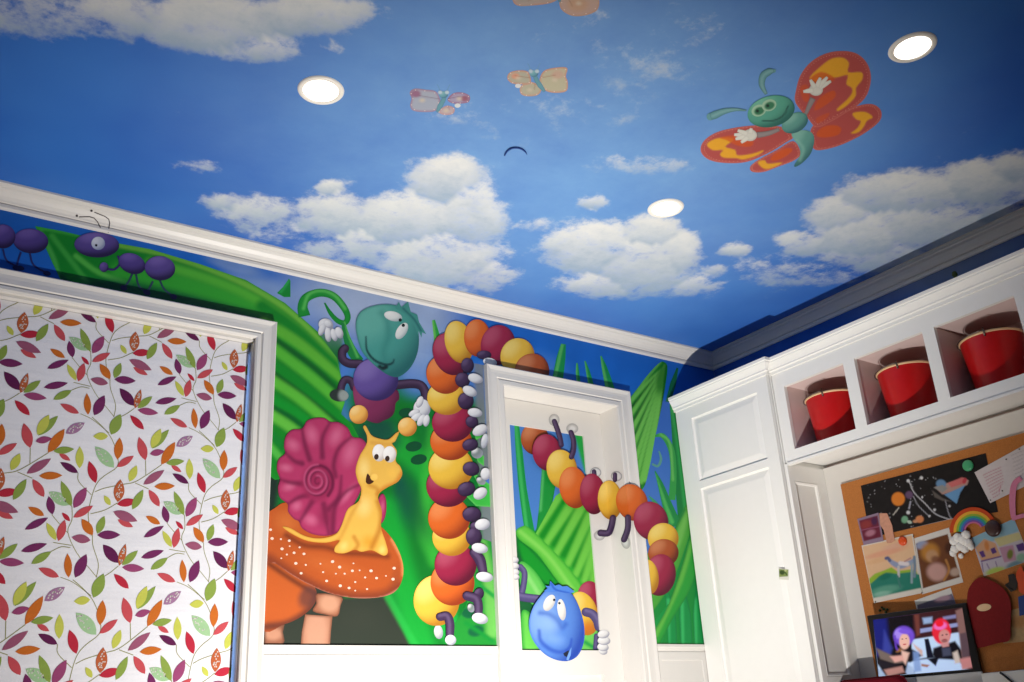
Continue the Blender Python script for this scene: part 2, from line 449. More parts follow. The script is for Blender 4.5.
def sky_material():
    m = bpy.data.materials.new('painted_sky'); m.use_nodes = True; nt = m.node_tree; N = nt.nodes; L = nt.links; b = N['Principled BSDF']
    b.inputs['Roughness'].default_value = .5; b.inputs['Specular IOR Level'].default_value = .25
    at = N.new('ShaderNodeAttribute'); at.attribute_name = 'Col'; sp = N.new('ShaderNodeSeparateColor'); L.new(at.outputs['Color'], sp.inputs[0])
    tc = N.new('ShaderNodeTexCoord')
    def noise(scale, det, rough, off=0):
        mp = N.new('ShaderNodeMapping'); mp.inputs['Location'].default_value = (off, off * 1.7, 0); L.new(tc.outputs['Object'], mp.inputs[0])
        n = N.new('ShaderNodeTexNoise'); n.inputs['Scale'].default_value = scale; n.inputs['Detail'].default_value = det; n.inputs['Roughness'].default_value = rough
        L.new(mp.outputs[0], n.inputs['Vector']); return n.outputs['Fac']
    def ma(op, a, b2, c=None):
        n = N.new('ShaderNodeMath'); n.operation = op
        for i, v in enumerate((a, b2, c)):
            if v is None: continue
            if isinstance(v, (int, float)): n.inputs[i].default_value = v
            else: L.new(v, n.inputs[i])
        return n.outputs[0]
    def mr(v, a, b2, c=0, d=1):
        n = N.new('ShaderNodeMapRange'); n.interpolation_type = 'SMOOTHSTEP'
        for i, q in zip((1, 2, 3, 4), (a, b2, c, d)): n.inputs[i].default_value = q
        L.new(v, n.inputs[0]); return n.outputs[0]
    def mix(f, a, b2):
        n = N.new('ShaderNodeMix'); n.data_type = 'RGBA'
        if isinstance(f, (int, float)): n.inputs[0].default_value = f
        else: L.new(f, n.inputs[0])
        for i, v in ((6, a), (7, b2)):
            if isinstance(v, tuple): n.inputs[i].default_value = (*v, 1)
            else: L.new(v, n.inputs[i])
        return n.outputs[2]
    n1 = noise(3.6, 10, .68); n2 = noise(9.5, 9, .72, 3.3); n3 = noise(1.1, 3, .5, 7.7)
    turb = ma('ADD', ma('MULTIPLY', n1, .5), ma('MULTIPLY', n2, .5))
    d = ma('ADD', sp.outputs[0], ma('MULTIPLY', ma('SUBTRACT', turb, .5), 3.4))
    f = mr(d, .32, 1.02)
    sky = mix(mr(n3, .35, .7), SKY_A, SKY_B)
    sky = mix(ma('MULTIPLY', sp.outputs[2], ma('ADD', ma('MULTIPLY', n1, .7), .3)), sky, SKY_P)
    tone = ma('ADD', ma('MULTIPLY', sp.outputs[1], .55), ma('MULTIPLY', n2, .55))
    tone = ma('ADD', tone, ma('MULTIPLY', mr(d, .95, .55), -.12))
    cl = mix(mr(tone, .25, .85), CL_HI, CL_LO)
    L.new(mix(f, sky, cl), b.inputs['Base Color'])
    return m
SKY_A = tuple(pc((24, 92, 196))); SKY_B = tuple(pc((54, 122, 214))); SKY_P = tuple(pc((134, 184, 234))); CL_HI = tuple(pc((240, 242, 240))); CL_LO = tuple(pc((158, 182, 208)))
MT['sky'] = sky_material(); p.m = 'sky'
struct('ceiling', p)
# crown moulding
CP = [(0, -.066), (.007, -.066), (.011, -.060), (.011, -.050), (.007, -.047), (.013, -.0445), (.016, -.038), (.023, -.029), (.034, -.019), (.046, -.0145), (.049, -.010), (.058, -.009), (.066, -.007), (.066, -.0002), (0, -.0002)]
CP = [(a, b) for a, b in CP]
p = Part('trim_1', 'trim'); sweep(p, [(XR, YR), (XR, YB), (XL, YB)], CP, FT); struct('trim_1', p)
# ------------------------------------------------------------------ casings
CASP = [(0, 0), (0, .022), (.003, .0235), (.019, .0185), (.030, .0178), (.048, .0185), (.053, .0135), (.058, .0185), (.075, .0195), (.081, .017), (.081, 0)]
WCP = [(0, 0), (0, .022), (.003, .0235), (.017, .0180), (.028, .0172), (.045, .0178), (.050, .0115), (.054, .0165), (.064, .0165), (.070, .013), (.070, 0)]
p = Part('casing', 'trim'); sweep(p, [(-.42, .70), (1.152, .70), (1.152, 2.400), (-.42, 2.400)], WCP, FR, closed=True)
pw = [p]
s = Part('sash', 'trim')
for x0, x1, z0, z1 in ((-.35, -.30, .75, 2.32), (1.03, 1.08, .75, 2.32), (.34, .38, .75, 2.32), (-.35, 1.08, .75, .80), (-.35, 1.08, 2.27, 2.32), (-.35, 1.08, 1.62, 1.66)): box(s, x0, x1, 3.095, 3.125, z0, z1)
g = Part('pane', 'glass'); box(g, -.30, 1.03, 3.108, 3.112, .80, 2.27)
sl = Part('sill', 'trim'); box(sl, -.44, 1.17, 2.93, 3.0, .682, .705)
struct('window_1', pw + [s, g, sl])
p = Part('casing', 'trim'); sweep(p, [(2.788, ZF), (2.788, 2.400), (2.030, 2.400), (2.030, ZF)], CASP, FR)
st = Part('door_stop', 'trim'); 
box(st, XJ - .012, XJ - .0002, 3.055, 3.098, ZF, 2.32); box(st, 2.0937, 2.1055, 3.055, 3.098, ZF, 2.32); box(st, 2.1056, XJ - .0121, 3.055, 3.098, 2.308, 2.3198)
dl = Part('door_leaf', 'trim')
PX0, PX1, PZ0, PZ1 = 2.213, 2.602, 1.3165, 2.2065
for x0, x1, z0, z1 in ((2.0955, PX0, ZF + .01, 2.318), (PX1, XJ - .0005, ZF + .01, 2.318), (PX0, PX1, PZ1, 2.318), (PX0, PX1, 1.225, PZ0), (PX0, PX1, ZF + .01, .68)): box(dl, x0, x1, YD, YD + .03, z0, z1)
box(dl, PX0, PX1, YD + .02, YD + .03, .68, 1.225)
box(dl, PX0 + .04, PX1 - .04, YD + .008, YD + .02, .72, 1.185)
box(dl, PX0, PX1, YD + .0085, YD + .03, PZ0, PZ1)
struct('door_1', [p, dl])
# wainscot under the mural
p = Part('trim_2', 'trim')
for x0, x1 in ((1.151, 2.029), (2.789, 3.085)):
    zt_ = 1.318 if x0 < 2 else 1.331
    sweep(p, [(x1, zt_), (x0, zt_)], [(0, 0), (0, .008), (.010, .009), (.014, .006), (.020, .004), (.024, .001), (.024, 0)], FR)
    sweep(p, [(x0 + .004, .60), (x1 - .004, .60), (x1 - .004, zt_ - .03), (x0 + .004, zt_ - .03)], [(0, 0), (0, .003), (.030, .003), (.033, .0), (.033, 0)], FR, closed=True)
struct('trim_2', p)
p = Part('baseboard_back', 'trim')
for x0, x1 in ((XL, 2.029), (2.789, 3.08)): box(p, x0, x1, YB - .014, YB - .0003, ZF, ZF + .11)
struct('baseboard_back', p)
# ------------------------------------------------------------------ tall cabinet in the corner
def panel_door(p, x, y0, y1, z0, z1, opens, t=.018):
    """frame-and-panel door facing -X with raised fields"""
    ys0, ys1 = opens[0][0], opens[0][1]
    box(p, x, x + t, y0, ys0, z0, z1); box(p, x, x + t, ys1, y1, z0, z1)
    zs = [z0] + [v for o in sorted(opens, key=lambda o: o[2]) for v in (o[2], o[3])] + [z1]
    for i in range(0, len(zs), 2): box(p, x, x + t, ys0, ys1, zs[i], zs[i + 1])
    for a, b, c, d in opens:
        e = .034
        q = [(x + .005, a, c), (x + .005, b, c), (x + .005, b, d), (x + .005, a, d), (x + .008, a + .008, c + .008), (x + .008, b - .008, c + .008), (x + .008, b - .008, d - .008), (x + .008, a + .008, d - .008),
             (x + .003, a + e, c + e), (x + .003, b - e, c + e), (x + .003, b - e, d - e), (x + .003, a + e, d - e)]
        p.add(q, [(0, 1, 5, 4), (1, 2, 6, 5), (2, 3, 7, 6), (3, 0, 4, 7), (4, 5, 9, 8), (5, 6, 10, 9), (6, 7, 11, 10), (7, 4, 8, 11), (8, 9, 10, 11)])
body = Part('body', 'cab'); box(body, 3.094, XR - .0005, 2.452, 2.999, ZF + .1, 2.395); box(body, 3.12, XR - .0005, 2.47, 2.999, ZF, ZF + .1)
sp_ = Part('side_panel', 'cab')
for x0, x1, z0, z1 in ((3.094, 3.122, 1.1, 1.968), (3.268, 3.319, 1.1, 1.968), (3.122, 3.268, 1.902, 1.968), (3.122, 3.268, 1.1, 1.16)): box(sp_, x0, x1, 2.442, 2.4519, z0, z1)
sweep(sp_, [(3.122, 1.16), (3.268, 1.16), (3.268, 1.902), (3.122, 1.902)], [(0, .007), (.004, .010), (.010, .006), (.012, 0)], lambda u, v, h: (u, 2.4519 - h, v), closed=True)
dr = Part('door', 'cab'); panel_door(dr, 3.070, 2.455, 2.994, .60, 2.352, [(2.515, 2.902, 2.005, 2.292), (2.515, 2.902, .68, 1.972)])
crn = Part('crown_moulding', 'cab')
CCP = [(0, -.066), (.005, -.066), (.006, -.054), (.012, -.050), (.012, -.044), (.016, -.036), (.023, -.024), (.026, -.020), (.026, -.015), (.031, -.012), (.031, 0), (0, 0)]
sweep(crn, [(3.0712, 2.452), (3.070, 2.452), (3.070, 2.9995)], CCP, lambda u, v, h: (u, v, 2.414 + h))
box(crn, 3.070, XR - .0005, 2.452, 2.9995, 2.396, 2.4139); box(crn, 3.0702, 3.093, 2.4525, 2.999, 2.353, 2.396)
thing('tall_cabinet', [body, sp_, dr, crn], 'tall white corner cabinet with raised door panels and crown top', 'cabinet')
p = Part('green_sticker', 'paper')
patch(p, [(778.6, 568), (789, 569.5), (788.8, 580), (779, 579.3)], (238, 236, 226), [('p', [(778.8, 569), (788.2, 569.6), (788, 576.4), (779.2, 577)], (140, 158, 92), .8), ('b', 782, 572.5, 2.6, 2.2, 20, (64, 84, 44), .7), ('s', [(784, 571), (787, 575)], 1.2, (70, 92, 50), .6), ('b', 785.5, 570.6, 1.2, 1, 0, (200, 205, 150), .6)], Pl((3.070, 0, 1), (-1, 0, 0)), off=.0006, sp=.6)
thing('sticker', p, 'small green and white sticker on the tall white cabinet door', 'sticker')
# ------------------------------------------------------------------ cubby unit
OP = [(2.104, 2.397), (1.758, 2.053), (1.412, 1.711), (1.066, 1.370)]
OZ0, OZ1 = 2.018, 2.284
ff = Part('face_frame', 'cab')
box(ff, 3.10, 3.118, .5, 2.450, 1.972, OZ0); box(ff, 3.10, 3.118, .5, 2.450, OZ1, 2.392)
ed = [2.450] + [v for o in OP for v in (o[1], o[0])] + [.5]
for i in range(0, len(ed), 2): box(ff, 3.10, 3.118, ed[i + 1], ed[i], OZ0, OZ1)
box(ff, 3.094, 3.118, .5, 2.441, 1.962, 1.9718)
parts = [ff]
b_ = Part('back_panel', 'inside'); box(b_, 3.358, XR - .0005, .5, 2.450, 1.9725, 2.392); parts.append(b_)
b_ = Part('bottom_panel', 'cab'); box(b_, 3.1182, 3.3578, .5182, 2.450, 1.990, 2.0175); parts.append(b_)
b_ = Part('top_panel', 'inside'); box(b_, 3.1182, 3.3578, .5182, 2.450, OZ1 + .004, OZ1 + .02); parts.append(b_)
for y in (2.4235, 2.0785, 1.7345, 1.391, 1.04):
    d_ = Part('divider', 'inside'); h = .0225 if y != 2.4235 else .0245
    box(d_, 3.1182, 3.3578, y - h, y + h, 2.0177, OZ1 + .0038); parts.append(d_)
b_ = Part('end_panel', 'cab'); box(b_, 3.1182, 3.3578, .5, .518, 1.990, 2.392); parts.append(b_)
cr2 = Part('crown_moulding', 'cab'); sweep(cr2, [(3.10, .5), (3.10, 2.4515)], CCP, lambda u, v, h: (u, v, 2.414 + h)); box(cr2, 3.10, XR - .0005, .5, 2.4515, 2.3925, 2.4138); parts.append(cr2)
thing('cubby_cabinet', parts, 'long white wall unit of open square cubbies with crown top', 'shelf unit')
# ------------------------------------------------------------------ pails
def pail(cx, cy, z):
    b = Part('pail_body', 'red')
    lathe(b, (cx, cy, z), [(0, 0), (.079, 0), (.083, .003), (.083, .008), (.0835, .010), (.1035, .193), (.1035, .195), (.1015, .195), (.0815, .012), (0, .010)], 56)
    r = Part('rim', 'cream')
    lathe(r, (cx, cy, z), [(.1010, .1945), (.1055, .1945), (.1070, .1965), (.1070, .2000), (.1055, .2025), (.1010, .2025), (.1000, .199), (.1010, .1945)], 56)
    ears = []
    for sg in (1, -1):
        e = Part('ear', 'steel'); ax, ay = -.951 * sg, -.308 * sg
        tube(e, [(cx + ax * .1035, cy + ay * .1035, z + .184), (cx + ax * .1105, cy + ay * .1105, z + .190), (cx + ax * .1125, cy + ay * .1125, z + .202), (cx + ax * .1105, cy + ay * .1105, z + .212)], .0032, 8)
        ears.append(e)
    w = Part('bail_handle', 'steel'); pts = []
    for k in range(25):
        a = math.pi * k / 24; c, s_ = math.cos(a), math.sin(a)
        ux, uy = -.951, -.308; vx, vy = -.308, .951
        pts.append((cx + ux * .112 * c + vx * .112 * s_, cy + uy * .112 * c + vy * .112 * s_, z + .204 - .006 * s_))
    tube(w, pts, .0018, 6)
    return [b, r, w] + ears
pl0 = thing('red_pail', pail(3.240, 2.281, 2.0177), 'red tapered pail with wire handle in the leftmost cubby, next to the tall cabinet', 'pail', 'red pails in the cubbies')
copy_tree(pl0, (0, (1.938 - 2.281) * S, 0), 'red tapered pail with wire handle in the middle visible cubby')
copy_tree(pl0, (0, (1.592 - 2.281) * S, 0), 'red tapered pail with wire handle in the rightmost visible cubby, darkest red of the three')
p = Part('ornament', 'dgreen'); q = unproj([(955.5, 277.5)], (3.2, 0, 0), (1, 0, 0))[0]
lathe(p, (q[0], q[1], 2.4141), [(0, 0), (.012, 0), (.014, .03), (.009, .05), (.006, .062), (.010, .07), (.007, .082), (0, .086)], 16)
thing('ornament', p, 'tiny dark ornament standing on top of the cubby unit', 'ornament')
# ------------------------------------------------------------------ recessed ceiling lights
def downlight(cx, cy):
    t = Part('trim_ring', 'lamptrim')
    lathe(t, (cx, cy, ZC), [(.047, -.0002), (.048, -.004), (.052, -.0055), (.060, -.0045), (.0625, -.0015), (.063, -.0002)], 48)
    l = Part('lens', 'lamp'); lathe(l, (cx, cy, ZC), [(0, -.0045), (.03, -.0042), (.0475, -.003), (.0478, -.0004)], 48)
    return [t, l]
LP = [(.885, 2.039), (2.167, 2.039), (2.164, 1.067)]
l0 = thing('recessed_light', downlight(*LP[0]), 'round glowing recessed light at upper left, above the window side', 'ceiling light', 'recessed ceiling lights')
copy_tree(l0, ((LP[1][0] - LP[0][0]) * S, 0, 0), 'round glowing recessed light amid the clouds, in front of the doorway')
copy_tree(l0, ((LP[2][0] - LP[0][0]) * S, (LP[2][1] - LP[0][1]) * S, 0), 'round glowing recessed light beside the large red butterfly')
p = Part('ceiling_arc', 'navy')
hp = smooth_open([(504.6, 155.5), (507, 151.5), (511, 148.6), (516, 147.8), (521, 148.8), (525, 151.6), (527, 154.6)], 5)
tube(p, CEIL(hp, .0032), list(np.interp(np.linspace(0, 1, len(hp)), [0, .3, .8, 1], [.0022, .0032, .0026, .0010])), 8)  # thin dark blue arc raised on the ceiling
thing('ceiling_arc', p, 'small dark blue curved mark on the blue ceiling', 'hook')
# ================================================================== THE MURAL
zm = 2.400
skyops = [('b', 330, 300, 90, 55, 10, (168, 188, 220), 1.0, .85), ('b', 395, 310, 60, 40, 10, (176, 192, 220), .9, .75), ('b', 255, 290, 40, 14, 15, (150, 178, 215), .9, .6), ('b', 420, 345, 45, 60, 0, (158, 184, 222), 1.0, .7),
          ('b', 235, 266, 26, 6, 15, (150, 176, 212), .9, .5), ('b', 520, 372, 40, 20, 0, (96, 150, 220), .9, .5), ('n', .06, .10)]
bk = Part('sky_backdrop', 'paint')
grid(bk, (XL, YB - .00006, zm), (.15, YB - .00006, zm), (XL, YB - .00006, 2.606), (30, 84, 160), (), 30, 6)
grid(bk, (.15, YB - .00006, zm), (3.3695, YB - .00006, zm), (.15, YB - .00006, 2.606), (26, 108, 206), skyops + [('lin', (200, 260), (-40, 240), (26, 96, 186), .8)], 560, 40)
grid(bk, (1.149, YB - .00006, 1.318), (2.031, YB - .00006, 1.318), (1.149, YB - .00006, zm), (20, 110, 50),
     [('p', [(240, 270), (460, 280), (520, 500), (470, 500), (430, 430), (345, 420), (335, 400), (345, 330), (240, 330)], (74, 128, 208), 6)] + skyops[:-1] +
     [('p', [(400, 395), (500, 400), (500, 660), (262, 660), (262, 480)], (8, 120, 44), 20),
      ('s', [(375, 400), (400, 470), (420, 540), (440, 600), (470, 650)], 60, (6, 118, 36), 26), ('s', [(395, 440), (425, 470), (445, 500)], 24, (24, 160, 50), 14),
      ('s', [(388, 510), (398, 560), (412, 610), (424, 650)], 26, (14, 158, 50), 16), ('s', [(436, 430), (425, 520), (436, 560)], 14, (60, 190, 60), 12, .7),
      ('b', 407, 500, 20, 46, -10, (8, 84, 60), 1.0, .9), ('b', 421, 520, 14, 40, -15, (14, 96, 44), 1.0, .7), ('b', 400, 485, 10, 20, 0, (10, 80, 66), 1.0, .8), ('b', 378, 437, 22, 20, 0, (16, 74, 62), .9, .9),
      ('p', [(262, 500), (290, 520), (345, 598), (388, 596), (412, 650), (262, 650)], (44, 52, 42), 5), ('p', [(262, 440), (284, 452), (276, 515), (262, 515)], (26, 46, 38), 10),
      ('b', 360, 615, 40, 26, 0, (50, 56, 46), 1.0, .8), ('s', [(388, 597), (402, 622), (418, 650)], 7, (34, 176, 66), 5, .7), ('s', [(440, 600), (448, 625), (470, 652)], 24, (26, 170, 62), 12),
      ('s', [(481, 362), (486, 460), (490, 545), (492, 565)], 15, (120, 128, 136), 6, .9), ('s', [(486, 370), (489, 440)], 5, (92, 132, 196), 3, .9), ('s', [(489, 478), (490, 500)], 7, (70, 120, 205), 3, .9), ('s', [(492, 560), (496, 645)], 6, (40, 170, 60), 4)], 210, 250)
grid(bk, (2.787, YB - .00006, 1.330), (3.086, YB - .00006, 1.330), (2.787, YB - .00006, zm), (70, 124, 206),
     [('lin', (660, 520), (660, 380), (34, 96, 190), .9), ('p', [(640, 590), (700, 520), (720, 500), (720, 660), (640, 660)], (10, 140, 56), 4),
      ('p', [(676, 400), (720, 380), (720, 560), (690, 520), (682, 470)], (8, 120, 60), 8)], 76, 240)
bm = [bk]
rw = Part('sky_backdrop', 'paint')
grid(rw, (XR - .0003, YR, 2.36), (XR - .0003, YB - .0004, 2.36), (XR - .0003, YR, 2.606), (24, 92, 186), [('b', 930, 275, 130, 26, -24, (128, 146, 182), 1.0, .8), ('b', 985, 262, 60, 26, -24, (110, 126, 150), .9, .5), ('n', .07, .12)], 300, 20)
bm.append(rw)
dp = Part('door_backdrop', 'paint')
grid(dp, (PX0 + .0003, YPAN - .0001, PZ0 + .0003), (PX1 - .0003, YPAN - .0001, PZ0 + .0003), (PX0 + .0003, YPAN - .0001, PZ1 - .0003), (76, 134, 210),
     [('p', [(500, 524), (525, 535), (540, 528), (556, 505), (606, 500), (606, 660), (500, 660)], (6, 140, 40), 3), ('p', [(570, 420), (600, 420), (600, 500), (584, 470)], (30, 170, 70), 4),
      ('p', [(514, 530), (525, 560), (545, 600), (520, 650), (512, 600)], (22, 96, 50), 10)], 96, 220)
bm.append(dp)
lay = 2
def leaf(outline, col, ops=(), plane=WALL, clips=(), sp=1.5, name='leaf', lay=2):
    q = Part(name, 'paint'); patch(q, outline, col, ops, plane, lay, sp, clips); bm.append(q); return q
G1, G2, G3, G4 = (16, 136, 34), (82, 184, 52), (4, 96, 34), (132, 206, 84)
# the giant leaf behind the window casing, with its ribs and a painted casing shadow
gl = [(35, 226), (62, 231), (100, 240), (150, 249), (200, 264), (246, 280), (285, 303), (318, 332), (337, 358), (342, 380), (338, 392), (345, 402), (341, 414), (352, 424), (376, 470), (330, 470), (275, 480), (262, 470), (272, 330), (276, 325), (240, 318), (160, 302), (100, 291), (62, 283), (52, 262), (42, 240)]
ribs = [('s', [(120, 272), (180, 284), (240, 304), (290, 335), (345, 378)], 20, (50, 168, 46), 12)]
def rib(pts, w, c=G2, s=4, a=1): return ('s', pts, w, c, s, a)
ribs += [rib([(60, 285), (54, 260), (40, 232)], 5, (70, 176, 70)), rib([(90, 286), (72, 262), (52, 236)], 5, (60, 170, 60)), rib([(130, 285), (98, 272), (76, 256)], 5, (84, 190, 70)),
         rib([(90, 292), (120, 291), (180, 304), (250, 322), (268, 324)], 22, (2, 84, 44), 12), rib([(60, 278), (80, 292)], 8, (4, 88, 40), 5),  # the wide dark stroke is the window casing's cast shadow, painted in
         rib([(150, 262), (200, 276), (246, 294), (290, 322), (335, 364)], 9, G2, 7), rib([(105, 242), (160, 253), (215, 271), (262, 293), (300, 320), (338, 362)], 6, (112, 190, 62), 4), rib([(36, 227), (70, 233), (110, 242)], 4, (60, 176, 60), 3),
         rib([(262, 306), (296, 330), (342, 372)], 12, (10, 134, 34), 8), rib([(264, 322), (300, 344), (342, 380)], 10, (92, 184, 52), 6), rib([(268, 337), (306, 362), (344, 392)], 9, (12, 130, 30), 6),
         rib([(276, 340), (312, 366), (346, 398)], 5, (4, 96, 30), 4), rib([(272, 347), (310, 376), (345, 407)], 10, (84, 186, 54), 6), rib([(272, 364), (306, 388), (344, 420)], 8, (10, 140, 36), 5), rib([(272, 372), (306, 397), (346, 430)], 5, (2, 94, 30), 4),
         rib([(272, 380), (304, 402), (340, 434), (360, 455)], 10, (92, 192, 58), 6), rib([(272, 398), (306, 420), (352, 466)], 8, (10, 150, 42), 5), rib([(272, 407), (300, 424), (340, 462)], 5, (0, 100, 36), 4),
         rib([(270, 414), (296, 432), (330, 466)], 10, (100, 196, 66), 6), rib([(268, 432), (296, 456)], 8, (10, 130, 44), 6), rib([(268, 444), (284, 462)], 7, (80, 186, 70), 5), ('edge', 3, (40, 150, 50), .35)]
leaf(smooth_closed(gl[:12], 1).tolist() + gl[12:], G1, ribs, sp=1.5, lay=2)
leaf([(277, 293), (283, 287), (289, 278.5), (290.5, 281), (290.5, 297), (284, 297)], (8, 140, 50), [rib([(289, 280), (281, 292)], 3, (40, 170, 80), 2)], name='grass_blade', lay=1)
t8 = T(300, 280, 4.55)
cur = ribbon(t8([(20, 165), (12, 120), (30, 80), (90, 58), (150, 72), (195, 118), (217, 165), (205, 194), (172, 186), (138, 150), (112, 104)]), (12, 10, 9, 8, 7.5, 7, 6, 5.5, 5, 4, 1.5))
leaf(cur, (20, 150, 50), [rib(t8([(16, 130), (40, 66), (100, 48), (160, 72), (205, 130)]), 3, (90, 196, 90), 3), ('edge', 2.5, (4, 104, 44), .5)], name='curled_tendril', lay=3)
leaf(ribbon(t8([(196, 190), (212, 260), (240, 330), (272, 372)]), (4, 7, 10, 9)), (20, 130, 60), [rib(t8([(206, 190), (224, 260), (262, 350)]), 2, (90, 190, 90), 2)], name='curled_tendril', lay=3)
leaf(ribbon([(433.5, 320), (437.5, 340), (443, 372)], (3, 7, 9)), (40, 160, 60), [rib([(432, 320), (438, 360)], 3, (110, 200, 90), 2)], name='grass_blade', lay=2)
# blades above the door
for pts, w in (([(563.5, 344), (561, 358), (557.5, 380)], (5, 9, 11)), ([(577, 363), (577.5, 372), (579, 386)], (1.5, 3.5, 4)), ([(585, 361), (588, 372), (592, 389)], (1.5, 4, 6)), ([(601, 356), (605, 370), (612, 396)], (1.5, 6, 10))):
    leaf(ribbon(pts, w), (20, 148, 74), [rib([(pts[0][0] - 1, pts[0][1]), (pts[2][0] - 3, pts[2][1])], 3, (90, 190, 100), 2)], name='grass_blade', sp=1)
leaf(ribbon([(677.5, 368), (673, 384), (668, 402)], (2, 6, 5)), (20, 110, 70), [], name='grass_blade')
# the fan-ribbed leaf right of the door
tip = (665, 366)
ops = []
for i, (x, y) in enumerate([(628, 404), (630, 416), (631, 432), (633, 447), (635, 462), (637, 474), (641, 482), (645, 480), (649, 464)]):
    ops.append(rib([tip, ((tip[0] + x) / 2 + 1.5, (tip[1] + y) / 2 - 3), (x, y)], (1.5, 3, 4.5), (112, 198, 82), 2)); ops.append(rib([(tip[0] + 1, tip[1]), ((tip[0] + x) / 2 + 4, (tip[1] + y) / 2 - 1), (x + 5, y + 2)], (1, 2, 2.5), (2, 80, 22), 2))
ops.append(rib([(660, 362), (645, 380), (626, 408)], 3, (104, 190, 84), 2)); ops.append(('b', 662, 378, 5, 16, 12, (10, 120, 24), .9, .7))
leaf(smooth_closed([(660, 362.5), (664, 362), (667.5, 367), (665.5, 385), (661, 410), (655, 438), (650, 465), (644, 487), (636, 486), (624, 440), (622, 412), (640, 385), (652, 370)], 5), (20, 136, 34), ops, lay=3)
leaf(ribbon([(671, 404), (676, 430), (681, 470), (690, 530)], (3, 9, 14, 22)), (14, 128, 60), [rib([(672, 408), (680, 460), (688, 520)], (2, 4, 6), (50, 170, 84), 3)], name='grass_blade', lay=2)
leaf(ribbon([(655, 436), (663, 436), (671, 449), (673.5, 470), (672, 500)], (2, 5, 6, 6, 7)), (50, 160, 72), [rib([(660, 434), (670, 444), (673, 480)], 2, (110, 200, 100), 2)], name='curled_tendril', lay=3)
leaf(ribbon([(652, 464), (658, 466), (661, 459), (659, 451)], (2, 2.6, 2.6, 1.5)), (90, 160, 150), [], name='curled_tendril', lay=3, sp=1)
leaf(ribbon([(655, 471), (661, 486), (669, 510), (676, 526)], (1, 6, 11, 13)), (22, 140, 70), [rib([(655, 472), (664, 500), (672, 522)], (1, 3, 4), (80, 186, 90), 2)], name='grass_blade', lay=4)
leaf(ribbon([(649, 496), (656, 504), (662, 516), (668, 530)], (1, 4, 6, 8)), (60, 160, 110), [], name='grass_blade', lay=4)
leaf(smooth_closed([(640, 560), (664, 548), (684, 508), (694, 500), (696, 512), (688, 540), (672, 582), (650, 615), (640, 620)], 5), (74, 166, 58), [rib([(690, 506), (676, 545), (655, 590)], (4, 8, 10), (112, 190, 84), 5), rib([(684, 510), (664, 550)], 3, (20, 130, 60), 3), ('edge', 2, (26, 130, 50), .5)], lay=5)
leaf(smooth_closed([(650, 640), (668, 606), (682, 566), (692, 530), (702, 520), (700, 560), (690, 590), (672, 620), (655, 652)], 5), (40, 160, 56), [rib([(695, 530), (680, 580), (655, 634)], (3, 6, 7), (96, 186, 70), 4), ('edge', 2.5, (10, 116, 50), .6)], lay=6)
for x, w in ((671, 9), (685, 12), (698, 10)):
    leaf(ribbon([(x - 3 + (x - 685) * .2, 585), (x, 615), (x + 2, 652)], (3, w, w)), (8, 146, 70), [rib([(x - 3, 600), (x - 2, 650)], 3, (50, 186, 100), 3), ('edge', 2, (4, 100, 56), .5)], name='grass_blade', lay=4)
leaf([(640, 640), (668, 604), (676, 606), (664, 636), (660, 650), (640, 650)], (10, 150, 66), [], lay=4)
# door panel leaves
t5 = T(495, 480, 5.683)
leaf(ribbon([(516, 418), (519, 450), (523, 490), (530, 534)], (4, 7, 8, 10)), (16, 150, 66), [rib([(515, 418), (521, 480), (527, 530)], 3, (60, 186, 96), 2)], DPAN, name='grass_blade', lay=1)
leaf(ribbon([(549, 462), (548, 485), (543, 520), (536, 540)], (14, 15, 11, 4)), (20, 150, 56), [rib([(543, 465), (540, 510)], 3, (90, 200, 110), 3), ('edge', 2, (4, 104, 44), .5)], DPAN, lay=1)
fan = t5([(228, 310), (300, 180), (345, 90), (400, 50), (480, 120), (570, 180), (570, 400), (600, 600), (480, 600), (330, 420)])
ops = []
for k, (a, b) in enumerate((((375, 70), (235, 300)), ((440, 130), (300, 350)), ((495, 150), (355, 410)), ((540, 200), (420, 470)), ((560, 300), (465, 530)), ((565, 400), (510, 570)), ((575, 500), (550, 600)))):
    ops.append(rib(t5([a, b]), (9, 7), (112, 204, 72), 5)); 
    ops.append(rib(t5([(a[0] + 40, a[1] + 10), (b[0] + 36, b[1] + 14)]), (3, 7), (8, 140, 30), 5))
leaf(fan, (40, 170, 44), ops, DPAN, lay=2)
leaf(smooth_closed(t5([(120, 290), (150, 265), (190, 268), (300, 370), (420, 500), (500, 620), (440, 660), (360, 580), (240, 420), (140, 340)]), 4), (98, 200, 66), [rib(t5([(140, 290), (300, 430), (440, 620)]), 4, (130, 216, 90), 4), ('edge', 3, (20, 150, 40), .6)], DPAN, lay=4)
leaf(smooth_closed(t5([(130, 345), (200, 390), (300, 500), (370, 600), (340, 640), (250, 560), (160, 470)]), 4), (12, 150, 40), [('edge', 3, (4, 104, 36), .7)], DPAN, lay=3)
leaf(smooth_closed(t5([(140, 470), (200, 490), (270, 580), (300, 680), (230, 720), (150, 620)]), 4), (104, 206, 90), [rib(t5([(150, 490), (250, 650)]), 4, (140, 220, 120), 4), ('edge', 4, (30, 160, 50), .7)], DPAN, lay=3)
t6 = T(500, 570, 6.09)
leaf(smooth_closed(t6([(130, 260), (170, 250), (230, 330), (260, 480), (150, 500), (130, 400)]), 4), (110, 212, 84), [('edge', 5, (20, 150, 50), .8)], DPAN, lay=3)
leaf(smooth_closed(t6([(520, 390), (580, 360), (610, 420), (600, 500), (500, 500)]), 4), (110, 206, 90), [rib(t6([(520, 440), (600, 490)]), 4, (30, 160, 70), 4)], DPAN, lay=2)
